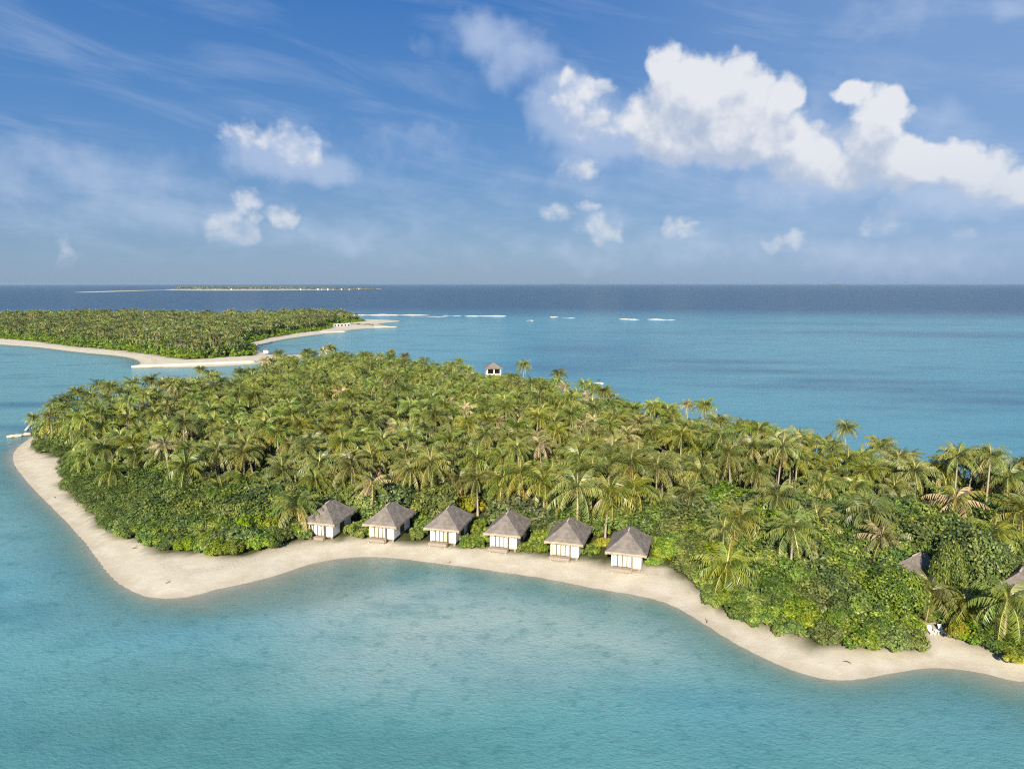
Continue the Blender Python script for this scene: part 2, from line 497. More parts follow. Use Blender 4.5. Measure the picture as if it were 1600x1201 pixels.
def vnoise(x, y, s, seed=0):
    x = x / s; y = y / s
    xi = np.floor(x).astype(np.int64); yi = np.floor(y).astype(np.int64)
    fx = x - xi; fy = y - yi
    fx = fx * fx * (3 - 2 * fx); fy = fy * fy * (3 - 2 * fy)
    def h(a, b):
        v = np.sin(a * 127.1 + b * 311.7 + seed * 74.7) * 43758.5453
        return v - np.floor(v)
    return (h(xi, yi) * (1 - fx) + h(xi + 1, yi) * fx) * (1 - fy) + (h(xi, yi + 1) * (1 - fx) + h(xi + 1, yi + 1) * fx) * fy
def fbm(x, y, s, seed=0):
    return (vnoise(x, y, s, seed) * .55 + vnoise(x, y, s / 2.1, seed + 1) * .28 + vnoise(x, y, s / 4.3, seed + 2) * .17)

sds = np.maximum(sdm, sdf)
slope = 0.085
hz = np.where(sds > 0, 1.5 * (1 - np.exp(-np.maximum(sds, 0) * 0.075)), -np.minimum(3.5, 0.07 * np.maximum(-sds, 0)))
hz = hz + (fbm(gx, gy, 6.0) - .5) * 0.16 * np.clip((sds + 1) / 6, 0, 1) * (np.abs(gx) < 300)
def wet_blob(px, py, r, amt):
    p = at(px, py); d = np.hypot(gx - p.x, gy - p.y) / r
    return amt * np.exp(-d * d)
soil = np.clip((np.maximum(vegd, fvd) + 1.0 + (fbm(gx, gy, 5, 9) - .5) * 5) / 2.5, 0, 1)
nx, ny = len(xs), len(ys)
ii = (np.arange(ny - 1)[:, None] * nx + np.arange(nx - 1)[None, :]).ravel()
quads = np.stack([ii, ii + 1, ii + nx + 1, ii + nx], 1)

def ground_z(x, y):
    s = max(float(sdist(np.array([x]), np.array([y]), MAIN)[0]), float(sdist(np.array([x]), np.array([y]), FAR)[0]))
    return 1.5 * (1 - math.exp(-max(s, 0) * 0.075))

m, N, out = mat('sand_and_soil')
pos = N.n('ShaderNodeNewGeometry').outputs['Position']
zz = N.xyz(pos)[2]
n1 = N.noise(pos, 0.25, 6, 0.6); n2 = N.noise(pos, 3.0, 6, 0.7); n3 = N.noise(N.v('MULTIPLY', pos, (1, 1, 4)), 0.06, 4, 0.5)
sand = N.mix(N.ss(n1, 0.3, 0.75), (0.53, 0.482, 0.365), (0.625, 0.577, 0.470))
sand = N.mix(N.m('MULTIPLY', N.ss(n2, 0.5, 0.8), 0.16), sand, (0.40, 0.33, 0.24))
wet = N.ss(N.m('ADD', zz, N.m('MULTIPLY', N.m('SUBTRACT', n1, .5), 0.5)), 0.34, -0.05)
sand = N.mix(N.m('MULTIPLY', wet, 0.38), sand, (0.36, 0.30, 0.22))
bandn = N.m('ADD', zz, N.m('MULTIPLY', N.m('SUBTRACT', n1, .5), 0.35))
band = N.m('MULTIPLY', N.m('MULTIPLY', N.ss(bandn, 0.55, 0.66), N.ss(bandn, 0.82, 0.7)), N.ss(n2, 0.42, 0.68))
sand = N.mix(N.m('MULTIPLY', band, 0.6), sand, (0.26, 0.21, 0.13))
litter = N.mix(n2, (0.030, 0.036, 0.013), (0.085, 0.095, 0.03))  # leaf litter, darkened further to deepen the shade under the crowns
gcol = N.mix(N.attr('soil').outputs['Fac'], sand, litter)
b = N.n('ShaderNodeBsdfPrincipled'); N.put(b.inputs['Base Color'], gcol)
b.inputs['Roughness'].default_value = 0.9; b.inputs['Specular IOR Level'].default_value = 0.15
bp = N.n('ShaderNodeBump'); bp.inputs['Strength'].default_value = 0.35; bp.inputs['Distance'].default_value = 0.12
N.put(bp.inputs['Height'], N.m('ADD', n2, N.noise(pos, 0.9, 5, 0.6))); N.put(b.inputs['Normal'], bp.outputs[0])
N.put(out.inputs[0], b.outputs[0]); M['ground'] = m
g = link('ground', mesh('ground', np.stack([gx, gy, hz], 1), quads, M['ground'], attrs={'soil': ('FLOAT', soil)}, smooth=True))
tag(g, 'pale sand of the beaches and lagoon bed, leaf litter under the palms', 'ground', kind='structure')

# water: colour of the lagoon and sea by place (depth, sea bed, painted sky reflection), clarity by depth
dsh = np.maximum(-sds, 0)
shal = wet_blob(455, 915, 14, 1) + wet_blob(560, 890, 12, .7) + wet_blob(330, 935, 9, .8) + wet_blob(1560, 1075, 7, .8) + wet_blob(1180, 1025, 8, .3) + wet_blob(150, 880, 9, .4) + wet_blob(20, 715, 12, .7) + wet_blob(1000, 945, 10, .4)
vis = dsh * (0.25 - 0.185 * np.clip(shal, 0, 1)) * (0.75 + 0.5 * vnoise(gx, gy, 14, 3))
alpha = 1 - np.exp(-vis * 0.8)
alpha = np.clip(alpha, 0.0, 0.97)
def lerp(a, b, t): return a + (b - a) * t[:, None]
def sm(x, a, b):
    t = np.clip((x - a) / (b - a), 0, 1); return t * t * (3 - 2 * t)
C_pale = np.array((0.26, 0.46, 0.45)); C_turq = np.array((0.150, 0.355, 0.380)); C_teal = np.array((0.095, 0.285, 0.300)); C_grey = np.array((0.32, 0.43, 0.415))
C_blue = np.array((0.090, 0.300, 0.390)); C_mid = np.array((0.050, 0.175, 0.29)); C_deep = np.array((0.010, 0.060, 0.145)); C_lag = np.array((0.16, 0.38, 0.45))
wc = np.tile(C_turq, (len(gx), 1))
wc = lerp(wc, C_teal, sm(120 - gy, 10, 60) * .8)
wc = lerp(wc, C_teal, sm(fbm(gx, gy, 26, 4), .5, .75) * .5)
# beyond the island: bluer reef flat
wc = lerp(wc, C_blue, sm(gy + gx * .9, 210, 300))
wob = (fbm(gx, gy, 90, 5) - .5) * 60
def spot(px, py, rx, ry, c_, amt, rot=0.0):
    global wc
    p = at(px, py); dx, dy = gx - p.x, gy - p.y
    cs, sn = math.cos(rot), math.sin(rot)
    e2 = ((dx * cs + dy * sn) / rx) ** 2 + ((-dx * sn + dy * cs) / ry) ** 2
    n_ = .45 + 1.1 * fbm(gx, gy, max(6, ry * .5), 11)
    wc = lerp(wc, c_, np.clip(amt * np.exp(-e2) * n_, 0, 1))
spot(560, 930, 24, 9, C_grey, 1.0); spot(720, 985, 26, 10, C_grey, .85); spot(900, 985, 22, 9, C_grey, .55); spot(640, 1060, 18, 6, C_grey, .35)  # grey spots: pale shallows with the sky's reflection put into the colour
spot(1020, 1000, 14, 8, C_grey, .4)
spot(120, 900, 22, 22, C_blue, .7); spot(300, 985, 14, 6, C_blue, .6); spot(1450, 1075, 10, 5, C_blue, .8); spot(1540, 1130, 12, 6, C_blue, .6); spot(1180, 1120, 14, 8, C_blue, .5)
C_weed = np.array((0.05, 0.15, 0.15))
spot(200, 1150, 16, 5, C_weed, .55); spot(560, 1180, 18, 4, C_weed, .4); spot(250, 1065, 14, 4, C_weed, .3); spot(1300, 1160, 20, 5, C_weed, .25)
# weed and coral streaks on the outer reef flat
C_str = np.array((0.05, 0.155, 0.25))
# pale sandy lagoon behind the island, left of a curved edge
edge = at(830, 520); lag = sm((edge.x - gx) + wob * .6 - np.abs(gy - 620) * .10, -10, 45) * sm(gy, 330, 430) * sm(1050 - gy, 0, 200)
wc = lerp(wc, C_lag, lag * .8)
ch = np.exp(-((gx - 60 - (gy - 420) * .12) / 55) ** 2) * sm(gy, 330, 420) * sm(780 - gy, 0, 250)
wc = lerp(wc, C_mid, ch * .62 * (1 - lag))
# left channel between the islands
lc = sm(-gx, 40, 110) * sm(gy, 220, 300) * sm(560 - gy, 0, 60)
wc = lerp(wc, C_lag, lc * .45)
pch = at(40, 632); wc = lerp(wc, C_mid, .85 * np.exp(-((gx - pch.x) / 34) ** 2 - ((gy - pch.y) / 8) ** 2))
pch = at(20, 668); wc = lerp(wc, C_mid, .8 * np.exp(-((gx - pch.x) / 22) ** 2 - ((gy - pch.y) / 6) ** 2))
for (a_, b_, c_, d_, e_) in [(1130, 565, 60, 14, .9), (1230, 580, 70, 14, .9), (1350, 596, 60, 12, .85), (1460, 610, 60, 13, .9), (1560, 628, 50, 12, .9), (1250, 604, 60, 9, .6), (1480, 640, 40, 7, .5),
                             (1040, 572, 40, 6, .5), (1380, 520, 150, 35, .8), (1560, 525, 120, 35, .8), (1300, 506, 160, 40, .6), (1000, 520, 90, 22, .4), (880, 545, 40, 22, .7), (850, 575, 30, 16, .7), (720, 525, 50, 10, .4), (960, 553, 40, 8, .4)]:
    spot(a_, b_, c_, d_, C_str, e_, -0.10)
# reef drop-off to the deep
reef = 1120 + 0.03 * gx + (fbm(gx, gy, 240, 6) - .5) * 150 - np.clip(gx - 100, 0, 900) * .22
reef = np.where(gx < -150, np.minimum(reef, 1120 + np.clip(-150 - gx, 0, 1e9) * .25), reef)
off = gy - reef
wc = lerp(wc, C_mid, sm(off, -260, -20) * .35)
wc = lerp(wc, C_deep, sm(off, -90, 420) ** .6)
wc = lerp(wc, C_pale, np.exp(-dsh / 10) * .5)
wc = np.clip(wc, 0.004, 1)
m, N, out = mat('sea_water')
pos = N.n('ShaderNodeNewGeometry').outputs['Position']
c = N.attr('wcol').outputs['Color']; al = N.attr('alpha').outputs['Fac']
px_, py_, pz_ = N.xyz(pos)[:]
far_f = N.ss(py_, 130.0, 420.0)
deep_f = N.ss(py_, 900.0, 1600.0)
patch = N.noise(N.v('MULTIPLY', pos, (0.55, 1, 1)), 0.035, 6, 0.6, 0.4)
c = N.mix(N.m('MULTIPLY', N.ss(patch, 0.5, 0.72), 0.50), c, (0.045, 0.165, 0.24))
c = N.mix(N.m('MULTIPLY', N.m('MULTIPLY', N.ss(patch, 0.48, 0.3), 0.4), N.m('SUBTRACT', 1.0, deep_f)), c, (0.13, 0.36, 0.40))
mott = N.noise(pos, 0.45, 5, 0.65)
bed = N.noise(N.v('MULTIPLY', pos, (0.7, 1.3, 1)), 0.10, 6, 0.62, 0.6)
c = N.mix(N.m('MULTIPLY', N.m('MULTIPLY', N.ss(bed, 0.5, 0.74), 0.42), N.m('SUBTRACT', 1.0, far_f)), c, (0.05, 0.20, 0.215))
c = N.mix(N.m('MULTIPLY', N.m('MULTIPLY', N.ss(mott, 0.5, 0.72), 0.42), N.m('SUBTRACT', 1.0, far_f)), c, (0.035, 0.16, 0.17))
w1 = N.noise(N.v('MULTIPLY', pos, (1.0, 1.5, 1.0)), 1.15, 4, 0.62, 0.5)
w2 = N.noise(N.v('MULTIPLY', pos, (1.0, 1.8, 1.0)), 1.9, 3, 0.6, 0.4)
w3 = N.noise(N.v('MULTIPLY', pos, (0.5, 1.0, 1.0)), 0.12, 4, 0.6, 0.2)
hgt = N.m('ADD', N.m('ADD', N.m('MULTIPLY', w1, 0.27), N.m('MULTIPLY', w2, 0.10)), N.m('MULTIPLY', w3, N.m('MULTIPLY_ADD', far_f, 1.6, 0.2)))
bp = N.n('ShaderNodeBump'); N.put(bp.inputs['Strength'], N.ss(py_, 150.0, 1100.0, 0.48, 0.16)); bp.inputs['Distance'].default_value = 0.9
N.put(bp.inputs['Height'], hgt)
tr = N.n('ShaderNodeBsdfTransparent'); N.put(tr.inputs[0], N.mix(N.m('MULTIPLY', al, 1.3), (0.96, 0.98, 0.97), (0.45, 0.85, 0.85)))
df = N.n('ShaderNodeBsdfDiffuse'); N.put(df.inputs[0], c); N.put(df.inputs['Normal'], bp.outputs[0])
body = N.n('ShaderNodeMixShader'); N.put(body.inputs[0], al); N.put(body.inputs[1], tr.outputs[0]); N.put(body.inputs[2], df.outputs[0])
gl = N.n('ShaderNodeBsdfGlossy'); gl.inputs['Roughness'].default_value = 0.10; N.put(gl.inputs['Normal'], bp.outputs[0])
fr = N.n('ShaderNodeFresnel'); fr.inputs[0].default_value = 1.33; N.put(fr.inputs['Normal'], bp.outputs[0])
fin = N.n('ShaderNodeMixShader'); N.put(fin.inputs[0], N.m('MINIMUM', N.m('MULTIPLY', fr.outputs[0], 0.9), 0.42))
N.put(fin.inputs[1], body.outputs[0]); N.put(fin.inputs[2], gl.outputs[0])
N.put(out.inputs[0], fin.outputs[0]); M['water'] = m
w = link('sea_water', mesh('sea_water', np.stack([gx, gy, np.zeros_like(gx)], 1), quads, M['water'], attrs={'wcol': ('FLOAT_COLOR', wc), 'alpha': ('FLOAT', alpha)}, smooth=True))
tag(w, 'turquoise lagoon turning to deep blue sea beyond the reef', 'water', kind='structure')

# ------------------------------------------------------------------ plants: mesh makers
UP = np.array((0, 0, 1.0))
def nrm(v): return v / (np.linalg.norm(v) + 1e-9)

def make_crown(rng, nf=24, L=4.7, nl=13, K=6, bw=0.24, dry=0.0):
    V = []; Q = []; C = []
    green = np.array((0.086, 0.130, 0.024)); yel = np.array((0.265, 0.235, 0.048)); org = np.array((0.30, 0.155, 0.032)); pale = np.array((0.33, 0.25, 0.15))
    rib = np.array((0.44, 0.41, 0.15))
    for i in range(nf):
        t = i / (nf - 1)
        a = i * 2.39996 + rng.normal(0, .18)
        e = R(86 - 108 * t ** 0.95) + rng.normal(0, .12)
        Lf = L * (0.72 + 0.3 * min(1, t * 2.5)) * rng.uniform(.88, 1.08)
        dr = R(62 + 44 * rng.random() - 4 * t)
        tw = rng.normal(0, .25)
        bc = green * rng.uniform(.75, 1.25)
        mixy = np.clip(rng.uniform(0.0, .55) + max(0, t - .72) * 1.6 * rng.random(), 0, 1)
        bc = bc + (yel - bc) * mixy
        if t > .86 and rng.random() < .26: bc = bc + (org - bc) * rng.uniform(.4, 1)
        if rng.random() < dry: bc = bc + (pale - bc) * rng.uniform(.6, 1)
        h = np.array((math.cos(a), math.sin(a), 0)); 
        pos = np.array((0, 0, 0.0)) + h * .12; P = [pos]; T = []
        for k in range(K):
            s = (k + .5) / K
            ee = max(e - dr * s ** 1.35, R(-86))
            aa = a + tw * s
            d = np.array((math.cos(aa) * math.cos(ee), math.sin(aa) * math.cos(ee), math.sin(ee)))
            T.append(d); pos = pos + d * Lf / K; P.append(pos)
        T.append(T[-1])
        P = np.array(P); T = np.array(T)
        side = np.array((-math.sin(a), math.cos(a), 0))
        b0 = len(V)
        for k in range(K + 1):
            wd = .085 * (1 - .8 * k / K)
            V += [P[k] - side * wd, P[k] + side * wd]; C += [bc * .4 + rib * .6] * 2
        for k in range(K): Q.append((b0 + 2 * k, b0 + 2 * k + 1, b0 + 2 * k + 3, b0 + 2 * k + 2))
        for sg in (-1, 1):
            hang = rng.uniform(.5, 1.25)
            for j in range(nl):
                s = .10 + .90 * (j + rng.uniform(.2, .8)) / nl
                f = s * K; k = min(int(f), K - 1); u = f - k
                p = P[k] * (1 - u) + P[k + 1] * u; tn = T[k]
                up = nrm(np.cross(side, tn)); up = up if up[2] >= 0 else -up
                prof = min(1, s / .22) ** .7 * (1 - .62 * max(0, s - .45) / .55)
                ll = L * .262 * prof * rng.uniform(.85, 1.12)
                d = nrm(side * sg * 1.0 + tn * (.45 + .7 * s) - up * hang * rng.uniform(.7, 1.2) - UP * .12)
                hw = bw * .5 * (1.0 - .25 * s) * (L / 4.7)
                b0 = len(V)
                V += [p - tn * hw, p + tn * hw, p + tn * hw * .25 + d * ll, p - tn * hw * .35 + d * ll * .97]
                cc = bc * rng.uniform(.8, 1.2)
                C += [cc, cc, cc * 1.08, cc * 1.08]
                Q.append((b0, b0 + 1, b0 + 2, b0 + 3))
    return np.array(V), np.array(Q), np.clip(np.array(C), 0, 1)

def make_trunk(lx, ly, n=7, seg=5, r0=.24, r1=.13):
    """unit height trunk (scaled in z by the palm's height)"""
    V = []; Q = []
    for k in range(seg + 1):
        s = k / seg
        cx, cy = lx * s ** 1.7, ly * s ** 1.7
        r = (r0 * (1 - s) + r1 * s) * (1.35 if k == 0 else 1)
        for j in range(n):
            an = 2 * math.pi * j / n
            V.append((cx + r * math.cos(an), cy + r * math.sin(an), s))
    for k in range(seg):
        for j in range(n):
            j2 = (j + 1) % n
            Q.append((k * n + j, k * n + j2, (k + 1) * n + j2, (k + 1) * n + j))
    return np.array(V, float), np.array(Q)

def make_nuts(rng):
    mb = MB()
    for i in range(9):
        a = i * .7 + rng.random() * .3; r = rng.uniform(.25, .42); z = rng.uniform(-.45, -.1)
        c = Vector((r * math.cos(a), r * math.sin(a), z))
        mb.tube([c + Vector((0, 0, .17)), c + Vector((0, 0, .10)), c - Vector((0, 0, .06)), c - Vector((0, 0, .17))], [.05, .13, .14, .05], 6)
    return mesh('coconut_bunch', mb.V, mb.F, M['coconut'], smooth=True)

def make_bush(rng, Rr, H, leaf, lobes, per, hue=0):
    """shrub crown: many small leaf faces on lobes plus an inner leafy body"""
    pal = {0: [(0.095, 0.145, 0.025), (0.140, 0.195, 0.034), (0.062, 0.105, 0.021), (0.18, 0.225, 0.042)],
           1: [(0.155, 0.215, 0.024), (0.205, 0.245, 0.028), (0.105, 0.170, 0.020)],
           2: [(0.26, 0.26, 0.025), (0.20, 0.23, 0.022), (0.15, 0.19, 0.02), (0.32, 0.29, 0.03)],
           3: [(0.085, 0.115, 0.035), (0.12, 0.145, 0.05), (0.06, 0.09, 0.025)]}[hue]
    pal = np.array(pal)
    c0 = np.array((0, 0, H * .42)); rad = np.array((Rr, Rr, H * .56))
    Vs = []; Cs = []
    for l in range(lobes):
        d = nrm(rng.normal(size=3)); d[2] = abs(d[2]) * 1.0 - .30 * rng.random(); d = nrm(d)
        f = rng.uniform(.62, .95)
        lc = c0 + d * rad * f
        lr = rng.uniform(.24, .42) * min(Rr, H * .7) 
        lcol = pal[rng.integers(len(pal))] * rng.uniform(.8, 1.2)
        n = int(per * rng.uniform(.7, 1.3))
        dd = rng.normal(size=(n, 3)); dd /= np.linalg.norm(dd, axis=1)[:, None]
        dd = dd + d * .55; dd /= np.linalg.norm(dd, axis=1)[:, None]
        pp = lc + dd * lr * rng.uniform(.7, 1.12, (n, 1))
        nn = dd * .8 + UP * .45 + rng.normal(size=(n, 3)) * .42; nn /= np.linalg.norm(nn, axis=1)[:, None]
        t1 = np.cross(nn, rng.normal(size=(n, 3))); t1 /= np.linalg.norm(t1, axis=1)[:, None]
        t2 = np.cross(nn, t1)
        sz = leaf * rng.uniform(.6, 1.25, (n, 1))
        quad = np.stack([pp - t1 * sz * .55, pp - t2 * sz * .32 + nn * sz * .08, pp + t1 * sz * .6, pp + t2 * sz * .32 + nn * sz * .08], 1)
        Vs.append(quad.reshape(-1, 3))
        cc = lcol * rng.uniform(.72, 1.3, (n, 1)) 
        Cs.append(np.repeat(cc, 4, axis=0))
    V = np.concatenate(Vs); C = np.concatenate(Cs)
    V[:, 2] = np.maximum(V[:, 2], .03)
    Q = np.arange(len(V)).reshape(-1, 4)
    # inner body
    nu, nv = 12, 7
    B = []; BQ = []
    for a in range(nv):
        th = (a / (nv - 1)) * math.pi * .94 + .03
        for bq in range(nu):
            ph = 2 * math.pi * bq / nu
            k = .50 + .12 * rng.random()
            B.append(c0 + np.array((math.sin(th) * math.cos(ph), math.sin(th) * math.sin(ph), math.cos(th))) * rad * k)
    B = np.array(B); B[:, 2] = np.maximum(B[:, 2], -.1)
    for a in range(nv - 1):
        for bq in range(nu):
            b2 = (bq + 1) % nu
            BQ.append((a * nu + bq, (a + 1) * nu + bq, (a + 1) * nu + b2, a * nu + b2))
    Q = np.concatenate([Q, np.array(BQ) + len(V)])
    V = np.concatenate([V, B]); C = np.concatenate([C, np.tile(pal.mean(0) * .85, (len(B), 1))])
    return V, Q, np.clip(C, 0, 1)

class Merge:
    def __init__(s): s.V = []; s.Q = []; s.C = []; s.I = []; s.n = 0
    def add(s, V, Q, C, mi):
        s.V.append(V); s.Q.append(Q + s.n); s.C.append(C); s.I.append(np.full(len(Q), mi)); s.n += len(V)
    def build(s, name, mats):
        return link(name, mesh(name, np.concatenate(s.V), np.concatenate(s.Q), mats, np.concatenate(s.I), {'col': ('FLOAT_COLOR', np.concatenate(s.C))}))

def xf(V, loc, rz, sxy, sz=None):
    sz = sxy if sz is None else sz
    c, s_ = math.cos(rz), math.sin(rz)
    return np.stack([(V[:, 0] * c - V[:, 1] * s_) * sxy + loc[0], (V[:, 0] * s_ + V[:, 1] * c) * sxy + loc[1], V[:, 2] * sz + loc[2]], 1)

crowns = [make_crown(RNG, nf=int(RNG.integers(26, 33)), L=RNG.uniform(4.8, 5.4), nl=17, bw=.19) for _ in range(8)]
crowns_dry = [make_crown(RNG, nf=20, L=4.4, nl=13, dry=.55) for _ in range(2)]
crown_me = [mesh('crown', V, Q, M['palm'], attrs={'col': ('FLOAT_COLOR', C)}) for V, Q, C in crowns]
crown_dry_me = [mesh('crown', V, Q, M['palm'], attrs={'col': ('FLOAT_COLOR', C)}) for V, Q, C in crowns_dry]
mid_crowns = [make_crown(RNG, nf=24, L=RNG.uniform(4.5, 5.1), nl=10, K=5, bw=.26) for _ in range(6)]
mid_dry = [make_crown(RNG, nf=18, L=4.3, nl=9, K=5, bw=.36, dry=.55) for _ in range(2)]
far_crowns = [make_crown(RNG, nf=18, L=RNG.uniform(5.0, 6.0), nl=4, K=3, bw=.85) for _ in range(5)]
LEANS = [(0, 0), (.8, .2), (-.7, .4), (.3, -.9), (-.4, -.6), (1.3, -.3)]
trunks = [make_trunk(*l) for l in LEANS]
trunk_me = [mesh('trunk', V, Q, M['trunk'], smooth=True) for V, Q in trunks]
thin = make_trunk(0, 0, 4, 1)
nuts_me = [make_nuts(RNG) for _ in range(2)]

def palm(base, h, label, group, dry=False, lean=None, sc=1.0, nuts=True, rz=None):
    root = empty('coconut_palm', base, random.uniform(0, 6.28) if rz is None else rz)
    k = random.randrange(len(LEANS)) if lean is None else lean
    tr_ = link('trunk', trunk_me[k], root); tr_.scale = (1, 1, h)
    cr = link('crown', random.choice(crown_dry_me if dry else crown_me), root, (LEANS[k][0], LEANS[k][1], h))
    cr.rotation_euler = (random.gauss(0, .08), random.gauss(0, .08), random.uniform(0, 6.28)); cr.scale = (sc, sc, sc * random.uniform(.92, 1.08))
    if nuts:
        nb = link('coconut_bunch', random.choice(nuts_me), root, (LEANS[k][0], LEANS[k][1], h + .05))
    return tag(root, label, 'palm tree', group)

def palm_px(cx, cy, h, label, base=None, dry=False, lean=0, sc=1.0):
    """a palm whose crown stands on the sight line through cx, cy at height h"""
    for dh in (0, .5, -.5, 1, -1, 1.5, -1.5, 2, -2, 3, -3, 4, -4, 5, -5, 6, -6, -7, -8, -9):
        p = at(cx, cy, max(3.5, h + dh))
        if sdist(np.array([p.x]), np.array([p.y]), VEG)[0] > 1.0: break
    h = p.z
    rz = 0.0
    bx, by = p.x - LEANS[lean][0], p.y - LEANS[lean][1]
    z = ground_z(bx, by)
    PALMS.append((bx, by))
    return palm((bx, by, z - .05), h - z, label, None, dry, lean, sc, True, rz)

# ------------------------------------------------------------------ villas
def hip_roof(parent, Wd, Dd, he, hr, rl, skirt=.42, seg=10, name='roof', top='thatch', edge='straw', seed=1):
    """thick hipped thatch: slopes cut into rows and a shaggy eave edge"""
    rr = np.random.default_rng(seed)
    hw, hd = Wd / 2, Dd / 2
    corners = [(-hw, -hd), (hw, -hd), (hw, hd), (-hw, hd)]
    rid = [(0, -rl / 2), (0, -rl / 2), (0, rl / 2), (0, rl / 2)]
    mb = MB()
    for s in range(4):
        a, b_ = corners[s], corners[(s + 1) % 4]; ra, rb = rid[s], rid[(s + 1) % 4]
        rows = 9
        V = []
        for r_ in range(rows + 1):
            f = r_ / rows
            sag = -.12 * math.sin(math.pi * f)
            for k in range(seg + 1):
                u = k / seg
                ex, ey = a[0] + (b_[0] - a[0]) * u, a[1] + (b_[1] - a[1]) * u
                tx, ty = ra[0] + (rb[0] - ra[0]) * u, ra[1] + (rb[1] - ra[1]) * u
                z = he + (hr - he) * f + sag
                j = 0 if (k in (0, seg) or r_ in (0, rows)) else rr.normal(0, .03)
                V.append((ex + (tx - ex) * f, ey + (ty - ey) * f, z + j))
        Fc = []
        for r_ in range(rows):
            for k in range(seg):
                q = r_ * (seg + 1) + k
                Fc.append((q, q + 1, q + seg + 2, q + seg + 1))
        mb.add(V, Fc)
    roof = mb.build(name, M[top], parent)
    md = roof.modifiers.new('weld', 'WELD'); md.merge_threshold = .004
    # eave edge: many short hanging tufts round a solid rim
    e = MB()
    rim = .16
    for s in range(4):
        a, b_ = Vector(corners[s]), Vector(corners[(s + 1) % 4])
        L = (b_ - a).length; d = (b_ - a) / L; nrm_ = Vector((d.y, -d.x))
        n = int(L / .16)
        for k in range(n):
            p0 = a + d * L * k / n; p1 = a + d * L * (k + 1) / n
            dr = skirt * rr.uniform(.75, 1.2); o = rr.uniform(-.02, .05)
            q0, q1 = p0 + nrm_ * o, p1 + nrm_ * o
            i0, i1 = p0 - nrm_ * .5, p1 - nrm_ * .5
            e.add([(p0.x, p0.y, he + .02), (p1.x, p1.y, he + .02), (q1.x, q1.y, he - dr), (q0.x, q0.y, he - dr), (i1.x, i1.y, he - .05), (i0.x, i0.y, he - .05)],
                  [(3, 2, 1, 0), (2, 3, 5, 4)])
    e.build('eave_edge', M[edge], roof)
    # hip and ridge caps
    c = MB()
    top_pts = [(0, -rl / 2, hr + .03), (0, rl / 2, hr + .03)]
    c.tube(top_pts, .13, 6)
    c.build('ridge_cap', M[edge] if edge == 'straw' else M[top], roof, smooth=True)
    return roof

def make_villa(label, group=None):
    root = empty('beach_villa')
    tag(root, label, 'villa', group)
    x0, x1, y0, y1 = -2.57, 2.57, -3.8, 3.8
    zf, zt = .75, 3.75
    w_ = MB()
    w_.box(x0, x0 + .28, y0, y0 + .2, zf, zt)                 # left jamb
    w_.box(.95, x1, y0, y0 + .2, zf, zt)                      # solid front wall
    w_.box(x0 + .28, .95, y0, y0 + .2, 3.05, zt)              # head over the windows
    w_.box(x1 - .2, x1, y0 + .2, -.9, zf, zt); w_.box(x1 - .2, x1, 1.2, y1, zf, zt)
    w_.box(x1 - .2, x1, -.9, 1.2, 3.0, zt)
    w_.box(x0, x0 + .2, y0 + .2, y1, zf, zt); w_.box(x0 + .2, x1 - .2, y1 - .2, y1, zf, zt)
    w_.build('wall', M['white'], root)
    f = MB(); f.box(x0 + .05, x1 - .05, y0 + .05, y1 - .05, zf - .25, zf - .003)
    for px_ in (-2.2, 0, 2.2):
        for py_ in (-3.4, 0, 3.4): f.box(px_ - .2, px_ + .2, py_ - .2, py_ + .2, -1.0, zf - .25)
    f.build('base', M['deck'], root)
    wn = (.95 - (x0 + .28)) / 4
    for k in range(4):
        a = x0 + .28 + wn * k
        fr_ = MB(); t = .085
        fr_.box(a + .002, a + t, y0 - .04, y0 + .06, zf, 3.048); fr_.box(a + wn - t, a + wn - .002, y0 - .04, y0 + .06, zf, 3.048)
        fr_.box(a + t, a + wn - t, y0 - .04, y0 + .06, zf, zf + .09); fr_.box(a + t, a + wn - t, y0 - .04, y0 + .06, 2.97, 3.048)
        wo_ = fr_.build('window', M['frame'], root)
        pn = MB()
        n = 6; V = []
        for j in range(n + 1):
            xx = a + t + (wn - 2 * t) * j / n; yy = y0 + .02 + (.025 if j % 2 else 0)
            V += [(xx, yy, zf + .09), (xx, yy, 2.97)]
        pn.add(V, [(2 * j, 2 * j + 2, 2 * j + 3, 2 * j + 1) for j in range(n)])
        pn.build('curtain', M['curtain'], wo_)
    s_ = MB(); s_.box(1.06, 1.16, y0 - .80, y0 - .01, .15, 3.1)
    for k in range(5): s_.box(1.03, 1.19, y0 - .80 + k * .15, y0 - .74 + k * .15, .15, 3.16)
    s_.build('privacy_screen', M['screen'], root)
    d_ = MB()
    for k in range(9): d_.box(x0 - .1, 1.02, y0 - .95 + k * .1, y0 - .95 + k * .1 + .088, zf - .14, zf - .05)
    d_.box(x0 - .1, 1.02, y0 - .98, y0 - .955, zf - .60, zf - .04)
    d_.build('deck', M['deck'], root)
    for px_ in (x0 + .3, .75):
        p_ = MB(); p_.box(px_ - .09, px_ + .09, y0 - 1.12, y0 - .99, -.3, .12); p_.build('deck_stone', M['stone'], root)  # pale stones lying in front of the deck, no posts
    dr_ = MB(); dr_.box(x1 - .12, x1 - .04, -.9, 1.2, zf, 3.0); dr_.build('side_door', M['frame'], root, bevel=.01)
    hip_roof(root, VW, VD, 3.62, 6.55, 3.2)
    return root

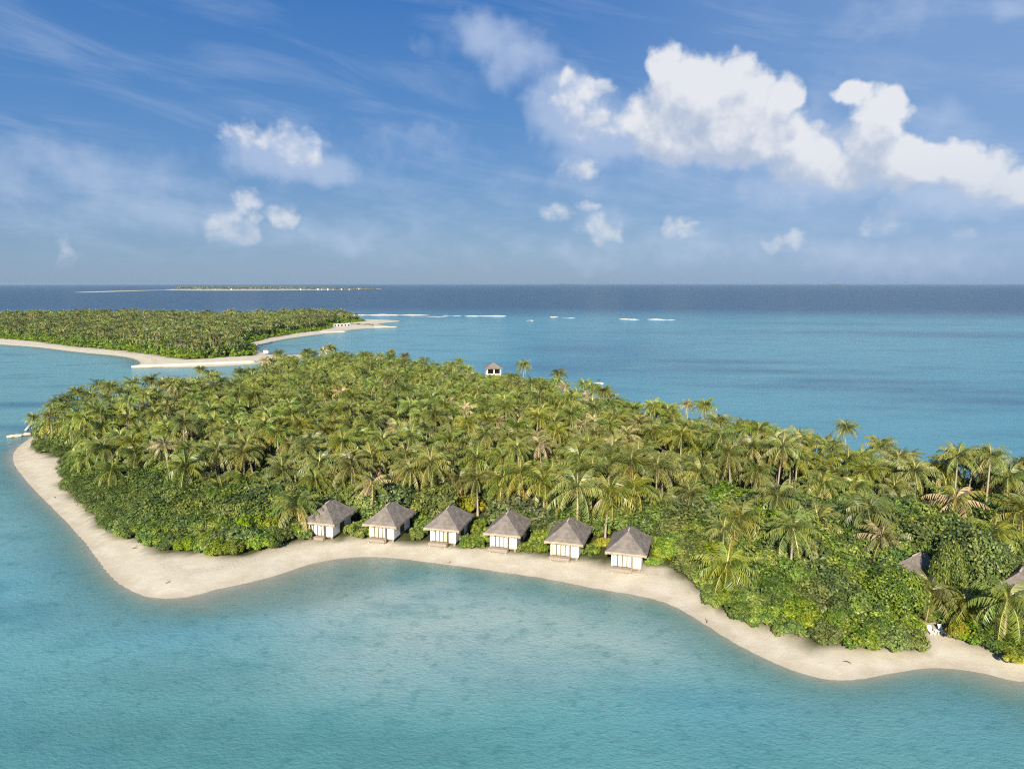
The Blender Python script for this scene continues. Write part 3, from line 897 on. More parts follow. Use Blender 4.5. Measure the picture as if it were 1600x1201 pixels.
VLAB = ['leftmost thatched white beach villa, green shrub over its left front corner',
        'second thatched beach villa from the left, its second curtain cream yellow',
        'third thatched beach villa from the left, yellow bush behind its left roof slope',
        'fourth thatched beach villa from the left, small yellow bush beside its roof',
        'fifth thatched beach villa from the left, tall drooping palms right behind it',
        'rightmost thatched villa of the beach row, nearest the big shrub bank']
v0 = make_villa(VLAB[0], 'thatched villas in a row along the beach')
for i, (a, b, yaw) in enumerate(VILLAS):
    v = v0 if i == 0 else copy_tree(v0)
    v.location = (a, b, max(.6, ground_z(a, b) - .35)); v.rotation_euler.z = yaw
    v['label'] = VLAB[i]
    wins = [c for c in v.children if c.name.startswith('window')]
    for k, tone in {0: ((0, 'cream'), (2, 'cream')), 1: ((0, 'cream'), (1, 'yellow'), (2, 'cream')), 2: ((3, 'yellow'),), 3: ((1, 'cream'),), 4: ((1, 'cream'),), 5: ()}[i]:
        cu = wins[k].children[0]; cu.data = cu.data.copy(); cu.data.materials[0] = M[tone]
        if tone == 'yellow': cu['label'] = 'cream yellow curtain'
# two more villas half buried in the trees on the right
v = copy_tree(v0); p = at(1433, 868, 6.6); v.location = (p.x, p.y, .4); v.rotation_euler.z = -0.95
v['label'] = 'thatched villa in deep shade, only its dark roof showing between trees'
v['group'] = 'villas half hidden in the trees at the right'
v2 = copy_tree(v0); p = at(1596, 893, 6.9); v2.location = (p.x, p.y, .9); v2.rotation_euler.z = -0.75
v2['label'] = 'villa at the right edge with grey roof tip and white wall behind a palm'
v2['group'] = 'villas half hidden in the trees at the right'
SHADE = [(v.location.x + .9, v.location.y - 6.6), (v2.location.x + .9, v2.location.y - 6.6)]
HIDDEN = [(v.location.x, v.location.y), (v2.location.x, v2.location.y)]

# ------------------------------------------------------------------ planting the main island
PALMS = []
HANDP = [
    (745, 716, 12.5, 'tall slim palm with bare pale trunk behind the gap between third and fourth villas', 0, 0, .95),
    (718, 749, 8.5, 'small palm with curved bare trunk standing left of the tall slim one', 1, 0, .75),
    (812, 741, 11.5, 'leafy palm with long drooping fronds behind the fourth villa', 0, 0, 1.05),
    (850, 752, 11, 'drooping palm between the fourth and fifth villas', 0, 0, 1.05),
    (902, 764, 11.5, 'broad weeping palm directly behind the fifth villa roof', 0, 0, 1.15),
    (953, 772, 10.5, 'palm with slanting white trunk between fifth and sixth villas', 1, 0, 1.1),
    (905, 722, 13, 'high palm crown above the broad weeping palm', 3, 0, 1),
    (997, 714, 13, 'palm with reddish heart and bare trunk above the sixth villa', 0, 0, .95),
    (962, 717, 13, 'palm crown next to the reddish hearted palm', 4, 0, 1),
    (634, 716, 12, 'bright full palm above the second villa', 0, 0, 1.1),
    (549, 728, 11.5, 'hanging palm between the first and second villas', 0, 0, 1),
    (580, 756, 9, 'palm with dead orange lower fronds above the second villa', 0, 1, .95),
    (464, 792, 6.5, 'low golden palm beside the leftmost villa', 2, 0, 1.05),
    (290, 729, 10.5, 'palm with twin leaning pale trunks over the left shrub bank', 2, 0, 1),
    (196, 690, 9, 'yellowish palm at the left shrub edge', 0, 0, 1),
    (175, 735, 6.5, 'low yellow palm leaning to the sand on the left beach', 2, 0, .9),
    (1136, 884, 6, 'lone star shaped palm sunk in the right shrub bank', 0, 0, .95),
    (1131, 826, 8, 'small orange tinted palm above the star shaped one', 0, 0, .7),
    (1157, 810, 9.5, 'palm beside the small orange tinted one', 4, 0, .95),
    (1216, 776, 11, 'feathery palm high on the right shrub bank', 0, 0, 1),
    (1278, 815, 8.5, 'half hidden palm among broadleaf trees right of the feathery palm', 0, 0, .9),
    (1356, 800, 11, 'big layered palm left of the shaded villa', 0, 0, 1.1),
    (1378, 838, 8.5, 'palm with orange hanging fronds left of the shaded roof', 4, 1, 1),
    (1493, 780, 11.5, 'big round palm with a pale dry centre and orange skirt', 0, 1, 1.15),
    (1452, 925, 6.5, 'yellow green palm in front of the shaded villa roof', 0, 0, .8),
    (1508, 950, 6.5, 'palm leaning over the sandy patio with the loungers', 2, 0, .95),
    (1574, 940, 7.5, 'palm with orange hanging fronds before the right edge villa', 0, 0, .95),
    (1548, 712, 16, 'lone tall palm breaking the skyline near the right edge', 0, 0, .8),
    (1497, 712, 15.5, 'skyline palm just left of the lone tall right one', 4, 0, .85),
    (1595, 800, 11, 'palm cut by the right picture edge above the villa there', 0, 0, 1),
    (313, 577, 15, 'single skyline palm against the channel in front of the far breakwater', 0, 0, .7),
    (236, 594, 16, 'left one of two dark skyline palms above the left water', 0, 0, .85),
    (256, 600, 15, 'right one of two dark skyline palms above the left water', 1, 0, .8),
    (120, 612, 13.5, 'dark palm poking from the left skyline', 0, 0, .8),
    (92, 630, 12, 'dark palm leaning at the left end of the skyline', 2, 0, .85),
    (52, 652, 7, 'outermost left palm beside the sandbag groyne', 2, 0, .75),
    (516, 543, 15.5, 'palm pair top at the highest point of the back skyline', 1, 0, .85),
    (480, 550, 15.5, 'skyline palm in front of the far sand spit', 0, 0, .8),
    (436, 552, 15.5, 'leafy skyline palm left of the far sand spit', 0, 0, .8),
    (612, 550, 15.5, 'slim skyline palm with round small crown in the back middle', 0, 0, .65),
    (633, 556, 15.5, 'second slim skyline palm in the back middle', 1, 0, .7),
    (818, 570, 14, 'clump forming palm right of the far pavilion', 0, 0, .9),
    (873, 584, 14, 'pointed skyline palm between pavilion and boat', 0, 0, .8),
    (1102, 634, 15, 'upright skyline palm right of the pale dry crowns', 0, 0, .8),
    (1322, 668, 13, 'small skyline palm above the right ridge of crowns', 0, 0, .7),
    (1075, 632, 15, 'pale skyline palm with drying fronds', 0, 1, .8),
]
for (cx, cy, h, lab, ln, dr, sc_) in HANDP:
    palm_px(cx, cy, h, lab, dry=bool(dr), lean=ln, sc=sc_ * (1.14 if cy > 700 else 1.0))
# second trunk of the twin palm stands beside it as its own palm
NHAND = len(PALMS)

BELT_X = [-100, 100, 140, 190, 260, 400, 470, 500, 560, 1020, 1060, 1200, 1300, 1400, 1500, 1650]
BELT_W = [3, 3, 6, 11, 17, 19, 13, 12, 13, 13, 20, 27, 32, 33, 27, 24]
def front_d(x, y):
    return pdist(np.array([x]), np.array([y]), VFRONT, False)[0][0]
bx0, by0, bx1, by1 = VEG[:, 0].min(), VEG[:, 1].min(), VEG[:, 0].max(), VEG[:, 1].max()
cand = np.stack([RNG.uniform(bx0, bx1, 40000), RNG.uniform(by0, by1, 40000)], 1)
vd = sdist(cand[:, 0], cand[:, 1], VEG)
fd = pdist(cand[:, 0], cand[:, 1], VFRONT, False)[0]
keep = vd > .4
cand, vd, fd = cand[keep], vd[keep], fd[keep]

class Hash:
    def __init__(s, c): s.c = c; s.d = {}
    def ok(s, x, y, r):
        i, j = int(x // s.c), int(y // s.c)
        k = int(r // s.c) + 1
        for a in range(i - k, i + k + 1):
            for b_ in range(j - k, j + k + 1):
                for (u, v_) in s.d.get((a, b_), ()):
                    if (u - x) ** 2 + (v_ - y) ** 2 < r * r: return False
        return True
    def add(s, x, y): s.d.setdefault((int(x // s.c), int(y // s.c)), []).append((x, y))

HANDB = [('yellow', 735, 786, 2.6, 3.4, 'large yellow green bush behind the third villa roof'), ('yellow', 683, 800, 1.6, 2.6, 'golden bush between the second and third villas'),
         ('yellow', 781, 808, 1.5, 2.0, 'small golden bush left of the fourth villa roof'), ('yellow', 943, 848, 1.6, 1.5, 'round yellow hedge bush between fifth and sixth villas'),
         ('mid_light', 655, 785, 2.4, 4.2, 'light green leafy tree behind the second villa'), ('yellow', 1497, 985, 1.4, 1.7, 'shrub with bright yellow flowers right of the patio'),
         ('pale', 455, 710, 3.0, 7.5, 'silvery pale broadleaf tree among palms at centre left'), ('mid_light', 560, 790, 1.9, 3.0, 'light green bush behind the first villa'),
         ('huge', 1522, 868, 4.6, 10.5, 'tall rounded broadleaf tree right of the shaded villa roof'), ('huge', 1560, 850, 3.6, 8.5, 'dark broadleaf tree between the two half hidden villas'),
         ('huge', 1400, 918, 3.6, 7.0, 'leafy tree covering the lower left of the shaded villa'), ('big', 1470, 905, 2.6, 5.0, 'green bush under the shaded villa roof'),
         ('yellow', 1583, 1026, 1.3, 1.0, 'low yellow leaved shrub on the sand at the right edge'),
         ('small', 474, 834, 1.7, 1.7, 'low green shrub covering the left front corner of the leftmost villa'), ('yellow', 716, 792, 1.5, 2.4, 'small golden bush touching the back of the third villa roof'),
         ('mid_light', 770, 800, 1.7, 2.6, 'light green bush between the third and fourth villas'), ('mid_light', 940, 825, 1.9, 2.4, 'light green bush behind the gap between fifth and sixth villas'),
         ('yellow', 605, 783, 1.2, 2.2, 'yellowish bush behind the second villa roof peak')]
HBP = [at(px, py, h * .6 + 1.2) for (_, px, py, rr_, h, lab) in HANDB]
def hand_clear(x, y, h):
    for (k, px, py, rr_, hh, lab), p in zip(HANDB, HBP):
        if math.hypot(x - p.x, y - p.y) < rr_ + .4: return False
        L = math.hypot(p.x, p.y); ux, uy = p.x / L, p.y / L
        along = (p.x - x) * ux + (p.y - y) * uy; lat = abs((p.x - x) * uy - (p.y - y) * ux)
        if 0 < along < 7 and lat < rr_ + .3 and h > hh * .55: return False
    return True
hp, hb = Hash(4), Hash(3)
for x, y in PALMS: hp.add(x, y)
wild = []; bushes = []
for (x, y), dv, df_ in zip(cand, vd, fd):
    px, py = to_px(x, y, 1)
    bw = np.interp(px, BELT_X, BELT_W)
    hid = min(math.hypot(x - a, y - b) for a, b in HIDDEN)
    vil = in_villa(x, y, 1.0, 2.5)
    mixr = px > 1050
    # palms
    if not vil and hid > 8 and dv > 1.5:
        r = None
        if df_ > bw:
            r = 4.7 + .9 * math.sin(x * .13) * math.sin(y * .11)
            if mixr and df_ < bw + 16: r = 6.5
        elif mixr and df_ > 12: r = 9.5
        if r and not in_villa(x, y, 2, 7) and hp.ok(x, y, r):
            hp.add(x, y)
            hh = np.clip(11.2 + RNG.normal(0, 2.1) + 1.2 * math.sin(x * .05 + 1) * math.sin(y * .06), 5.5, 15.5)
            if df_ < bw + 6: hh *= .82
            elif dv < 9 and mixr: hh = min(hh, 11.5 if px < 1400 else 9.5)
            if 745 < to_px(x, y, hh)[0] < 800 and y > 190:
                while hh > 5 and to_px(x, y, hh + 2.2)[1] < 584: hh -= .5
            wild.append((x, y, hh))
    # shrubs
    if not in_villa(x, y, .5, 1.4) and hid > 4.5:
        if df_ < bw + 3:
            vilz = 490 < px < 1035
            hmax = 1.9 if (vilz and df_ < 11) else (8.0 if mixr else 6.3)
            h = float(np.clip(1.5 + df_ * .30 + RNG.normal(0, .4), 1.2, hmax))
            if not vilz: h = max(h, 2.3)
            rr_ = np.clip(.62 * h + .8, 1.3, 4.2) if not (vilz and df_ < 11) else 1.35
            if dv > rr_ * (.3 if vilz else .55) and hand_clear(x, y, h) and hb.ok(x, y, rr_ * (.62 if vilz and df_ < 11 else .80) + .2):
                hb.add(x, y); bushes.append((x, y, h, rr_, px, df_, vilz))
        elif hb.ok(x, y, 4.2 if dv < 9 else 8.5):
            h = float(RNG.uniform(2.5, 6.0)) if dv > 9 else float(RNG.uniform(4.5, 7.0)); hb.add(x, y); bushes.append((x, y, h, .6 * h, px, df_, False))
print('wild palms', len(wild), 'shrubs', len(bushes))

wild.sort(key=lambda t: math.hypot(t[0], t[1]))
vis_ = lambda t: -80 < to_px(t[0], t[1], t[2])[0] < 1680
wild = [t for t in wild if vis_(t)] + [t for t in wild if not vis_(t)]
nind = 300 - NHAND
ZL = {'left': ('green coconut palm in the front rows behind the left shrub bank', 'palms behind the left shrub bank'),
      'mid': ('green coconut palm in the front rows behind the thatched villas', 'palms behind the thatched villas'),
      'right': ('green coconut palm among broadleaf trees on the right part of the island', 'palms among the trees on the right'),
      'dry': ('coconut palm with bleached dry fronds among the green front crowns', 'palms with bleached dry fronds')}
mg = Merge(); trc = np.array((0.3, 0.26, 0.2))
for i, (x, y, h) in enumerate(wild):
    px, py = to_px(x, y, h)
    z = 1.45
    dry = RNG.random() < (.03 + .2 * math.exp(-((px - 930) / 160) ** 2 - ((py - 675) / 45) ** 2) * 2)
    if i < nind:
        zn = 'dry' if dry else ('left' if px < 480 else 'mid' if px < 1045 else 'right')
        palm((x, y, z - .1), h - z, ZL[zn][0], ZL[zn][1], dry, None, RNG.uniform(.88, 1.1), False)
    else:
        src = (mid_dry if dry else crowns if math.hypot(x, y) < 235 else mid_crowns)[int(RNG.integers(2 if dry else 6))]
        V, Q, C = src
        s_ = RNG.uniform(.85, 1.1)
        mg.add(xf(V, (x, y, h), RNG.uniform(0, 6.28), s_), Q, np.clip(C * RNG.uniform(.62, 1.3) * np.array((RNG.uniform(.92, 1.1), 1, RNG.uniform(.8, 1.2))), 0, 1), 0)
        tV, tQ = thin
        mg.add(xf(tV, (x, y, z - .1), 0, 1, h - z), tQ, np.tile(trc, (len(tV), 1)), 1)
o = mg.build('palm_grove', [M['palm'], M['trunk']])
tag(o, 'dense mass of palm crowns filling the island back to its far shore', 'palm grove', kind='stuff')

# shrubs
def bset(Rr, H, leaf, lobes, per, hue, n): return [mesh('shrub', *(lambda t: (t[0], t[1], M['leaf']))(T), attrs={'col': ('FLOAT_COLOR', T[2])}) for T in [make_bush(RNG, Rr, H, leaf, lobes, per, hue) for _ in range(n)]]
B_raw = {'big': [make_bush(RNG, 3.3, 5.2, .40, 52, 120, 0) for _ in range(4)]}
B = {'small': bset(1.6, 1.6, .30, 24, 60, 1, 3), 'small_dark': bset(1.6, 1.7, .36, 22, 42, 0, 2), 'mid': bset(2.4, 3.2, .36, 36, 88, 0, 4), 'mid_light': bset(2.3, 2.8, .34, 34, 85, 1, 3),
     'big': [mesh('shrub', V, Q, M['leaf'], attrs={'col': ('FLOAT_COLOR', C)}) for V, Q, C in B_raw['big']], 'huge': bset(4.6, 9.0, .46, 110, 90, 0, 2), 'pale': bset(2.4, 3.2, .44, 34, 60, 3, 2), 'yellow': bset(1.5, 1.9, .32, 24, 60, 2, 3)}
DIM = {'huge': (4.6, 9.0), 'small': (1.6, 1.6), 'small_dark': (1.6, 1.7), 'mid': (2.4, 3.2), 'mid_light': (2.3, 2.8), 'big': (3.3, 5.2), 'pale': (2.4, 3.2), 'yellow': (1.5, 1.9)}

def shrub(kind, x, y, z, rr_, h, label, group, name='shrub'):
    o = link(name, random.choice(B[kind]), None, (x, y, z))
    a, b_ = DIM[kind]
    k = rr_ / a
    o.scale = (k * random.uniform(.9, 1.12), k * random.uniform(.9, 1.12), h / b_)
    o.rotation_euler = (0, 0, random.uniform(0, 6.28))
    return tag(o, label, 'shrub', group)

for (k, px, py, rr_, h, lab) in HANDB:
    p = at(px, py, h * .6 + 1.2)
    shrub(k, p.x, p.y, 1.25, rr_, h, lab, None)
for (x, y), lab in zip(SHADE, ('slim tall broadleaf tree added to shade the villa roof behind it', 'slim tall broadleaf tree added to shade the right edge villa')):
    shrub('huge', x, y, 1.2, 2.3, 9.6, lab, None, 'broadleaf_tree')  # extra trees, added to throw shade on the half hidden roofs
bushes.sort(key=lambda t: math.hypot(t[0], t[1]) + (35 if t[5] > 45 else 0) + (500 if not -60 < t[4] < 1660 else 0))
SL = {'left': ('rounded green sea shrub in the bank along the left beach', 'shrubs of the left bank'),
      'low': ('low bright green hedge shrub between the thatched villas', 'low shrubs between the villas'),
      'mid': ('dark green shrub in the thicket behind the villas', 'thicket behind the villas'),
      'right': ('dense green shrub in the bank along the right beach', 'shrubs of the right bank'),
      'in': ('broadleaf tree half hidden between the palm crowns', 'broadleaf trees among the palms')}
mb_ = Merge()
nb = 290 - len(HANDB)
for i, (x, y, h, rr_, px, df_, vilz) in enumerate(bushes):
    z = ground_z(x, y) - .08 if df_ < 14 else 1.35
    if i < nb:
        bw = np.interp(px, BELT_X, BELT_W)
        if h < 2.1: kind = 'small' if RNG.random() < .7 else 'small_dark'
        elif h < 4.0: kind = 'mid' if RNG.random() < (.35 if vilz else .62) else 'mid_light'
        else: kind = 'big' if RNG.random() < .84 else 'pale'
        zn = 'in' if df_ > bw + 3 else 'low' if (vilz and h < 2.3) else 'mid' if vilz else 'left' if px < 500 else 'right'
        shrub(kind, x, y, z, rr_ * 1.08, h, *SL[zn], name='broadleaf_tree' if zn == 'in' else 'shrub')
    else:
        V, Q, C = B_raw['big'][int(RNG.integers(4))]
        sub = RNG.random(len(Q)) < .35
        sub[-72:] = True
        s_ = rr_ / 3.3
        mb_.add(xf(V, (x, y, z), RNG.uniform(0, 6.28), s_, h / 5.2), Q[sub], C * RNG.uniform(.55, .95), 0)  # colours darkened so the gaps in the grove look shaded
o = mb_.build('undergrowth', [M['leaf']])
tag(o, 'broadleaf undergrowth filling the gaps deep inside the palm grove', 'undergrowth', kind='stuff')

# ------------------------------------------------------------------ far island
mf = Merge()
bx0, by0, bx1, by1 = -760, FARV[:, 1].min(), FARV[:, 0].max(), FARV[:, 1].max()
cf = np.stack([RNG.uniform(bx0, bx1, 26000), RNG.uniform(by0, by1, 26000)], 1)
fv = sdist(cf[:, 0], cf[:, 1], FARV)
hf = Hash(6); hfb = Hash(4); nfp = nfb = 0
roofp = at(290, 545, 3)
ms = Merge()
farb = [make_bush(RNG, 3.0, 3.4, 1.0, 16, 14, 1) for _ in range(3)]
farb2 = [make_bush(RNG, 3.4, 5.0, 1.1, 18, 14, 0) for _ in range(3)]
for (x, y), d in zip(cf, fv):
    if d < .5: continue
    px, _ = to_px(x, y, 5)
    if px < -60: continue
    front = y < 640 + max(0, (px - 250)) * .9
    if d < 14 or RNG.random() < .12:
        if math.hypot(x - roofp.x, y - roofp.y) > 10 and hfb.ok(x, y, 3.6):
            hfb.add(x, y); nfb += 1
            V, Q, C = (farb if d < 9 else farb2)[int(RNG.integers(3))]
            k = .55 + min(d, 10) * .07
            ms.add(xf(V, (x, y, .8), RNG.uniform(0, 6.28), k * RNG.uniform(.8, 1.2)), Q, np.clip(C * RNG.uniform(.8, 1.2), 0, 1), 0)
    if d > 9 and math.hypot(x - roofp.x, y - roofp.y) > 9 and hf.ok(x, y, 6.8 + min(d, 80) * .012):
        hf.add(x, y); nfp += 1
        V, Q, C = far_crowns[int(RNG.integers(5))]
        h = float(np.clip(11.2 + RNG.normal(0, 1.8) + 1.5 * math.sin(x * .02), 6, 16)) * (.75 if d < 16 else 1)
        mf.add(xf(V, (x, y, h), RNG.uniform(0, 6.28), RNG.uniform(.85, 1.15)), Q, np.clip(C * RNG.uniform(.85, 1.9) * np.array((RNG.uniform(.9, 1.15), 1, .9)), 0, 1), 0)
        tV, tQ = thin
        mf.add(xf(tV, (x, y, 1), 0, 1, h - 1), tQ, np.tile(trc, (len(tV), 1)), 1)
print('far palms', nfp, 'far shrubs', nfb)
o = mf.build('distant_palm_wood', [M['palm'], M['trunk']])
tag(o, 'palm wood covering the neighbouring island across the channel', 'palm wood', kind='stuff')
o = ms.build('distant_shrub_belt', [M['leaf']])
tag(o, 'bright green shrub belt along the beach of the neighbouring island', 'shrub belt', kind='stuff')

# ------------------------------------------------------------------ breakwaters, boat, pavilion, furniture
def bag_wall(a, b, r, label, flat=.55, n=14):
    root_pts = [a.lerp(b, k / n) for k in range(n + 1)]
    mb = MB()
    P3 = [Vector((p.x + random.uniform(-.15, .15), p.y + random.uniform(-.15, .15), r * flat * .6)) for p in root_pts]
    mb.tube(P3, [r * (.55 if k in (0, n) else random.uniform(.93, 1.06) * (1 - .10 * (k % 2))) for k in range(n + 1)], 10)
    mb.V = [(x, y, r * flat * .6 + (z - r * flat * .6) * flat) for x, y, z in mb.V]
    o = mb.build('sandbag_breakwater', M['bag'], smooth=True)
    return tag(o, label, 'breakwater')
bag_wall(at(11, 684), at(52, 679), 1.1, 'short cream sandbag groyne off the left tip of the near island', n=6)
bag_wall(at(40, 673), at(52, 662), .7, 'pale slanting sandbag groyne behind the short cream one', n=4)
bag_wall(at(206, 575), at(400, 567), 2.2, 'long white sandbag breakwater along the neighbouring island', n=30)
bag_wall(at(500, 520), at(541, 519), 1.6, 'white sandbag wall at the bay of the neighbouring island', n=8)
bag_wall(at(585, 512), at(622, 511), 1.4, 'brown tipped groyne at the end of the far sand spit', n=8)
bag_wall(at(395, 541), at(425, 535), 1.5, 'small sand coloured groyne inside the far bay', n=6)

# pavilion over the water behind the island
pv = at(771, 583, 2.5)
root = empty('pavilion', (pv.x, pv.y, 0), 0.12); tag(root, 'small square pavilion with thatched hip roof and white posts beyond the palms', 'pavilion')
d_ = MB(); d_.box(-4.6, 4.6, -4.2, 4.2, 1.6, 2.1)
for a in (-4, 4):
    for b_ in (-3.6, 3.6): d_.box(a - .18, a + .18, b_ - .18, b_ + .18, -3.5, 1.6)
d_.build('platform', M['stone'], root)
for a in (-3.9, 0, 3.9):
    for b_ in (-3.5, 3.5):
        q = MB(); q.box(a - .27, a + .27, b_ - .27, b_ + .27, 2.1, 6.2); q.build('post', M['white'], root)
q = MB(); q.box(-3.6, 3.6, 3.0, 3.2, 2.1, 5.4); q.build('back_wall', M['interior'], root)  # dark colour stands for the shade inside the pavilion
q = MB(); q.box(-3.6, 3.6, -3.55, -3.45, 2.1, 3.0); q.build('railing', M['white'], root)
hip_roof(root, 10.6, 9.6, 6.3, 9.4, 1.2, seed=3, edge='thatch')
root.scale = (.9, .9, .9)

# motor boat
bp_ = at(936, 599)
root = empty('motor_boat', (bp_.x, bp_.y, 0), R(-47)); root.scale = (.85, .85, .6); tag(root, 'small white motor boat with dark canopy moored behind the island', 'boat')
h_ = MB(); st_ = [(-3.0, 1.0, .0), (-1.5, 1.15, .0), (.5, 1.1, .05), (2.0, .75, .2), (3.2, .06, .4)]
V = []; Fc = []
for (x, w_, r_) in st_:
    V += [(x, -w_, .95 + r_ * .6), (x, -w_ * .75, .05), (x, 0, -.3 + r_ * .4), (x, w_ * .75, .05), (x, w_, .95 + r_ * .6)]
for k in range(len(st_) - 1):
    for j in range(4): Fc.append((k * 5 + j, k * 5 + j + 1, (k + 1) * 5 + j + 1, (k + 1) * 5 + j))
    Fc.append((k * 5 + 4, k * 5, (k + 1) * 5, (k + 1) * 5 + 4))
Fc.append((0, 1, 2, 3, 4)[::-1])
h_.add(V, Fc); h_.build('hull', M['hull'], root)
q = MB(); q.box(-2.6, -.2, -.8, .8, .96, 1.06); q.box(-.1, .6, -.45, .45, .96, 1.8); q.build('console', M['grey'], root, bevel=.04)
q = MB(); q.box(-1.5, 1.0, -.95, .95, 2.75, 2.87); q.build('canopy', M['navy'], root, bevel=.04)
for a in (-1.3, .8):
    for b_ in (-.85, .85):
        q = MB(); q.tube([(a, b_, .9), (a, b_, 2.8)], .03, 6); q.build('canopy_post', M['navy'], root)
q = MB(); q.box(-3.5, -3.05, -.25, .25, .1, 1.35); q.build('outboard_motor', M['navy'], root, bevel=.06)

# patio with loungers
def lounger(x, y, rz, label):
    root = empty('sun_lounger', (x, y, ground_z(x, y)), rz); root.scale = (.78, .78, .78); tag(root, label, 'sun lounger', 'loungers on the sandy patio')
    f = MB(); f.box(-.36, .36, -1.0, .35, .30, .38); f.build('seat', M['hull'], root, bevel=.02)
    b_ = MB(); b_.add([(-.36, .35, .32), (.36, .35, .32), (.36, .95, 1.0), (-.36, .95, 1.0), (-.36, .35, .40), (.36, .35, .40), (.36, .90, 1.07), (-.36, .90, 1.07)],
                      [(3, 2, 1, 0), (4, 5, 6, 7), (0, 1, 5, 4), (1, 2, 6, 5), (2, 3, 7, 6), (3, 0, 4, 7)]); b_.build('backrest', M['hull'], root)
    for a in (-.31, .31):
        for c_ in (-.9, .3):
            l = MB(); l.box(a - .035, a + .035, c_ - .035, c_ + .035, -.05, .30); l.build('leg', M['hull'], root)
for px, py, lab in ((1454, 985, 'left white lounger on the sandy patio'), (1471, 984, 'right white lounger with its back raised on the sandy patio')):
    p = at(px, py, 1.0); lounger(p.x, p.y, -.15, lab)
p = at(1462.5, 986, 1.0)
root = empty('side_table', (p.x, p.y, ground_z(p.x, p.y))); tag(root, 'small white side table between the two loungers', 'table')
q = MB(); q.box(-.3, .3, -.3, .3, .46, .52); q.build('table_top', M['hull'], root, bevel=.01)
for a in (-.25, .25):
    for b_ in (-.25, .25):
        q = MB(); q.box(a - .03, a + .03, b_ - .03, b_ + .03, -.05, .46); q.build('leg', M['hull'], root)
for k, (px, py, ang, lab) in enumerate([(210, 853, .4, 'dark driftwood branch on the sand below the left shrub bank'), (262, 905, 1.2, 'thin driftwood stick on the broad left sand point'), (1324, 1027, 2.6, 'dark driftwood branch under the right shrub bank'),
                                   (700, 872, .1, 'small driftwood stick on the sand before the third villa'), (1105, 962, .8, 'driftwood stick on the narrow right beach'), (85, 772, 2.0, 'bleached branch on the upper left beach')]):
    p = at(px, py, 1.0); mb = MB(); L = random.uniform(.8, 1.3)
    P3 = [Vector((L * (t - .5), .12 * math.sin(5 * t + k), .08 + .1 * t * (k % 2))) for t in (0, .25, .5, .75, 1)]
    mb.tube(P3, [.05, .075, .07, .05, .025], 6)
    mb.tube([P3[2], P3[2] + Vector((.25, .3, .12)), P3[2] + Vector((.4, .55, .2))], [.05, .035, .015], 5)
    o = mb.build('driftwood', M['frame'] if k % 2 == 0 else M['deck'], smooth=True, loc=(p.x, p.y, ground_z(p.x, p.y))); o.rotation_euler.z = ang
    tag(o, lab, 'driftwood')
# far roof and white frames on the neighbouring island
root = empty('long_house', (roofp.x, roofp.y, 1.0), .25); tag(root, 'long low grey roofed house among the palms of the neighbouring island', 'house')
q = MB(); q.box(-8, 8, -3, 3, 0, 3.0); q.build('wall', M['frame'], root)
q = MB(); q.add([(-9, -4.2, 2.9), (9, -4.2, 2.9), (9, 4.2, 2.9), (-9, 4.2, 2.9), (-6.5, 0, 5.6), (6.5, 0, 5.6)], [(0, 1, 5, 4), (1, 2, 5), (2, 3, 4, 5), (3, 0, 4), (3, 2, 1, 0)]); q.build('roof', M['grey'], root)
hp_ = at(416, 549, 2)
root = empty('white_hut', (hp_.x, hp_.y, 1.0), .1); root.scale = (.7, .7, .7); tag(root, 'small white hut at the palm edge of the far bay', 'house')
q = MB(); q.box(-2.4, 2.4, -2, 2, 0, 3.0); q.build('wall', M['white'], root)
q = MB(); q.add([(-3, -2.6, 2.9), (3, -2.6, 2.9), (3, 2.6, 2.9), (-3, 2.6, 2.9), (0, 0, 4.4)], [(0, 1, 4), (1, 2, 4), (2, 3, 4), (3, 0, 4), (3, 2, 1, 0)]); q.build('roof', M['grey'], root)
first = None
for k in range(5):
    p = at(524 + k * 5.3, 510.5 - .2 * k, .8)
    if first is None:
        first = empty('cabana', (p.x, p.y, .6), .2); tag(first, 'white framed beach cabana in the row on the far sand spit', 'cabana', 'white cabanas on the far sand spit')
        for a in (-1.3, 1.3):
            for b_ in (-1.2, 1.2):
                q = MB(); q.box(a - .2, a + .2, b_ - .2, b_ + .2, -.5, 3.0); q.build('post', M['white'], first)
        q = MB(); q.box(-1.7, 1.7, -1.6, 1.6, 3.0, 3.4); q.build('roof', M['white'], first)
        q = MB(); q.box(-1.05, 1.05, .9, 1.1, 0, 2.6); q.build('back_panel', M['navy'], first)
    else:
        c = copy_tree(first); c.location = (p.x, p.y, .6)
# dark rocks and scrub at the spit's end
ms2 = Merge()
for k in range(26):
    p = at(530 + k * 2.1, 506.5 + random.uniform(-.6, .6) + k * .05, 1)
    V, Q, C = farb[k % 3]
    ms2.add(xf(V, (p.x, p.y, .4), random.random() * 6, .55 * random.uniform(.7, 1.2)), Q, np.clip(C * np.array((.9, .7, .8)) * .8, 0, 1), 0)
o = ms2.build('spit_scrub', [M['leaf']]); tag(o, 'low dark scrub on the tip of the far sand spit', 'scrub', kind='stuff')

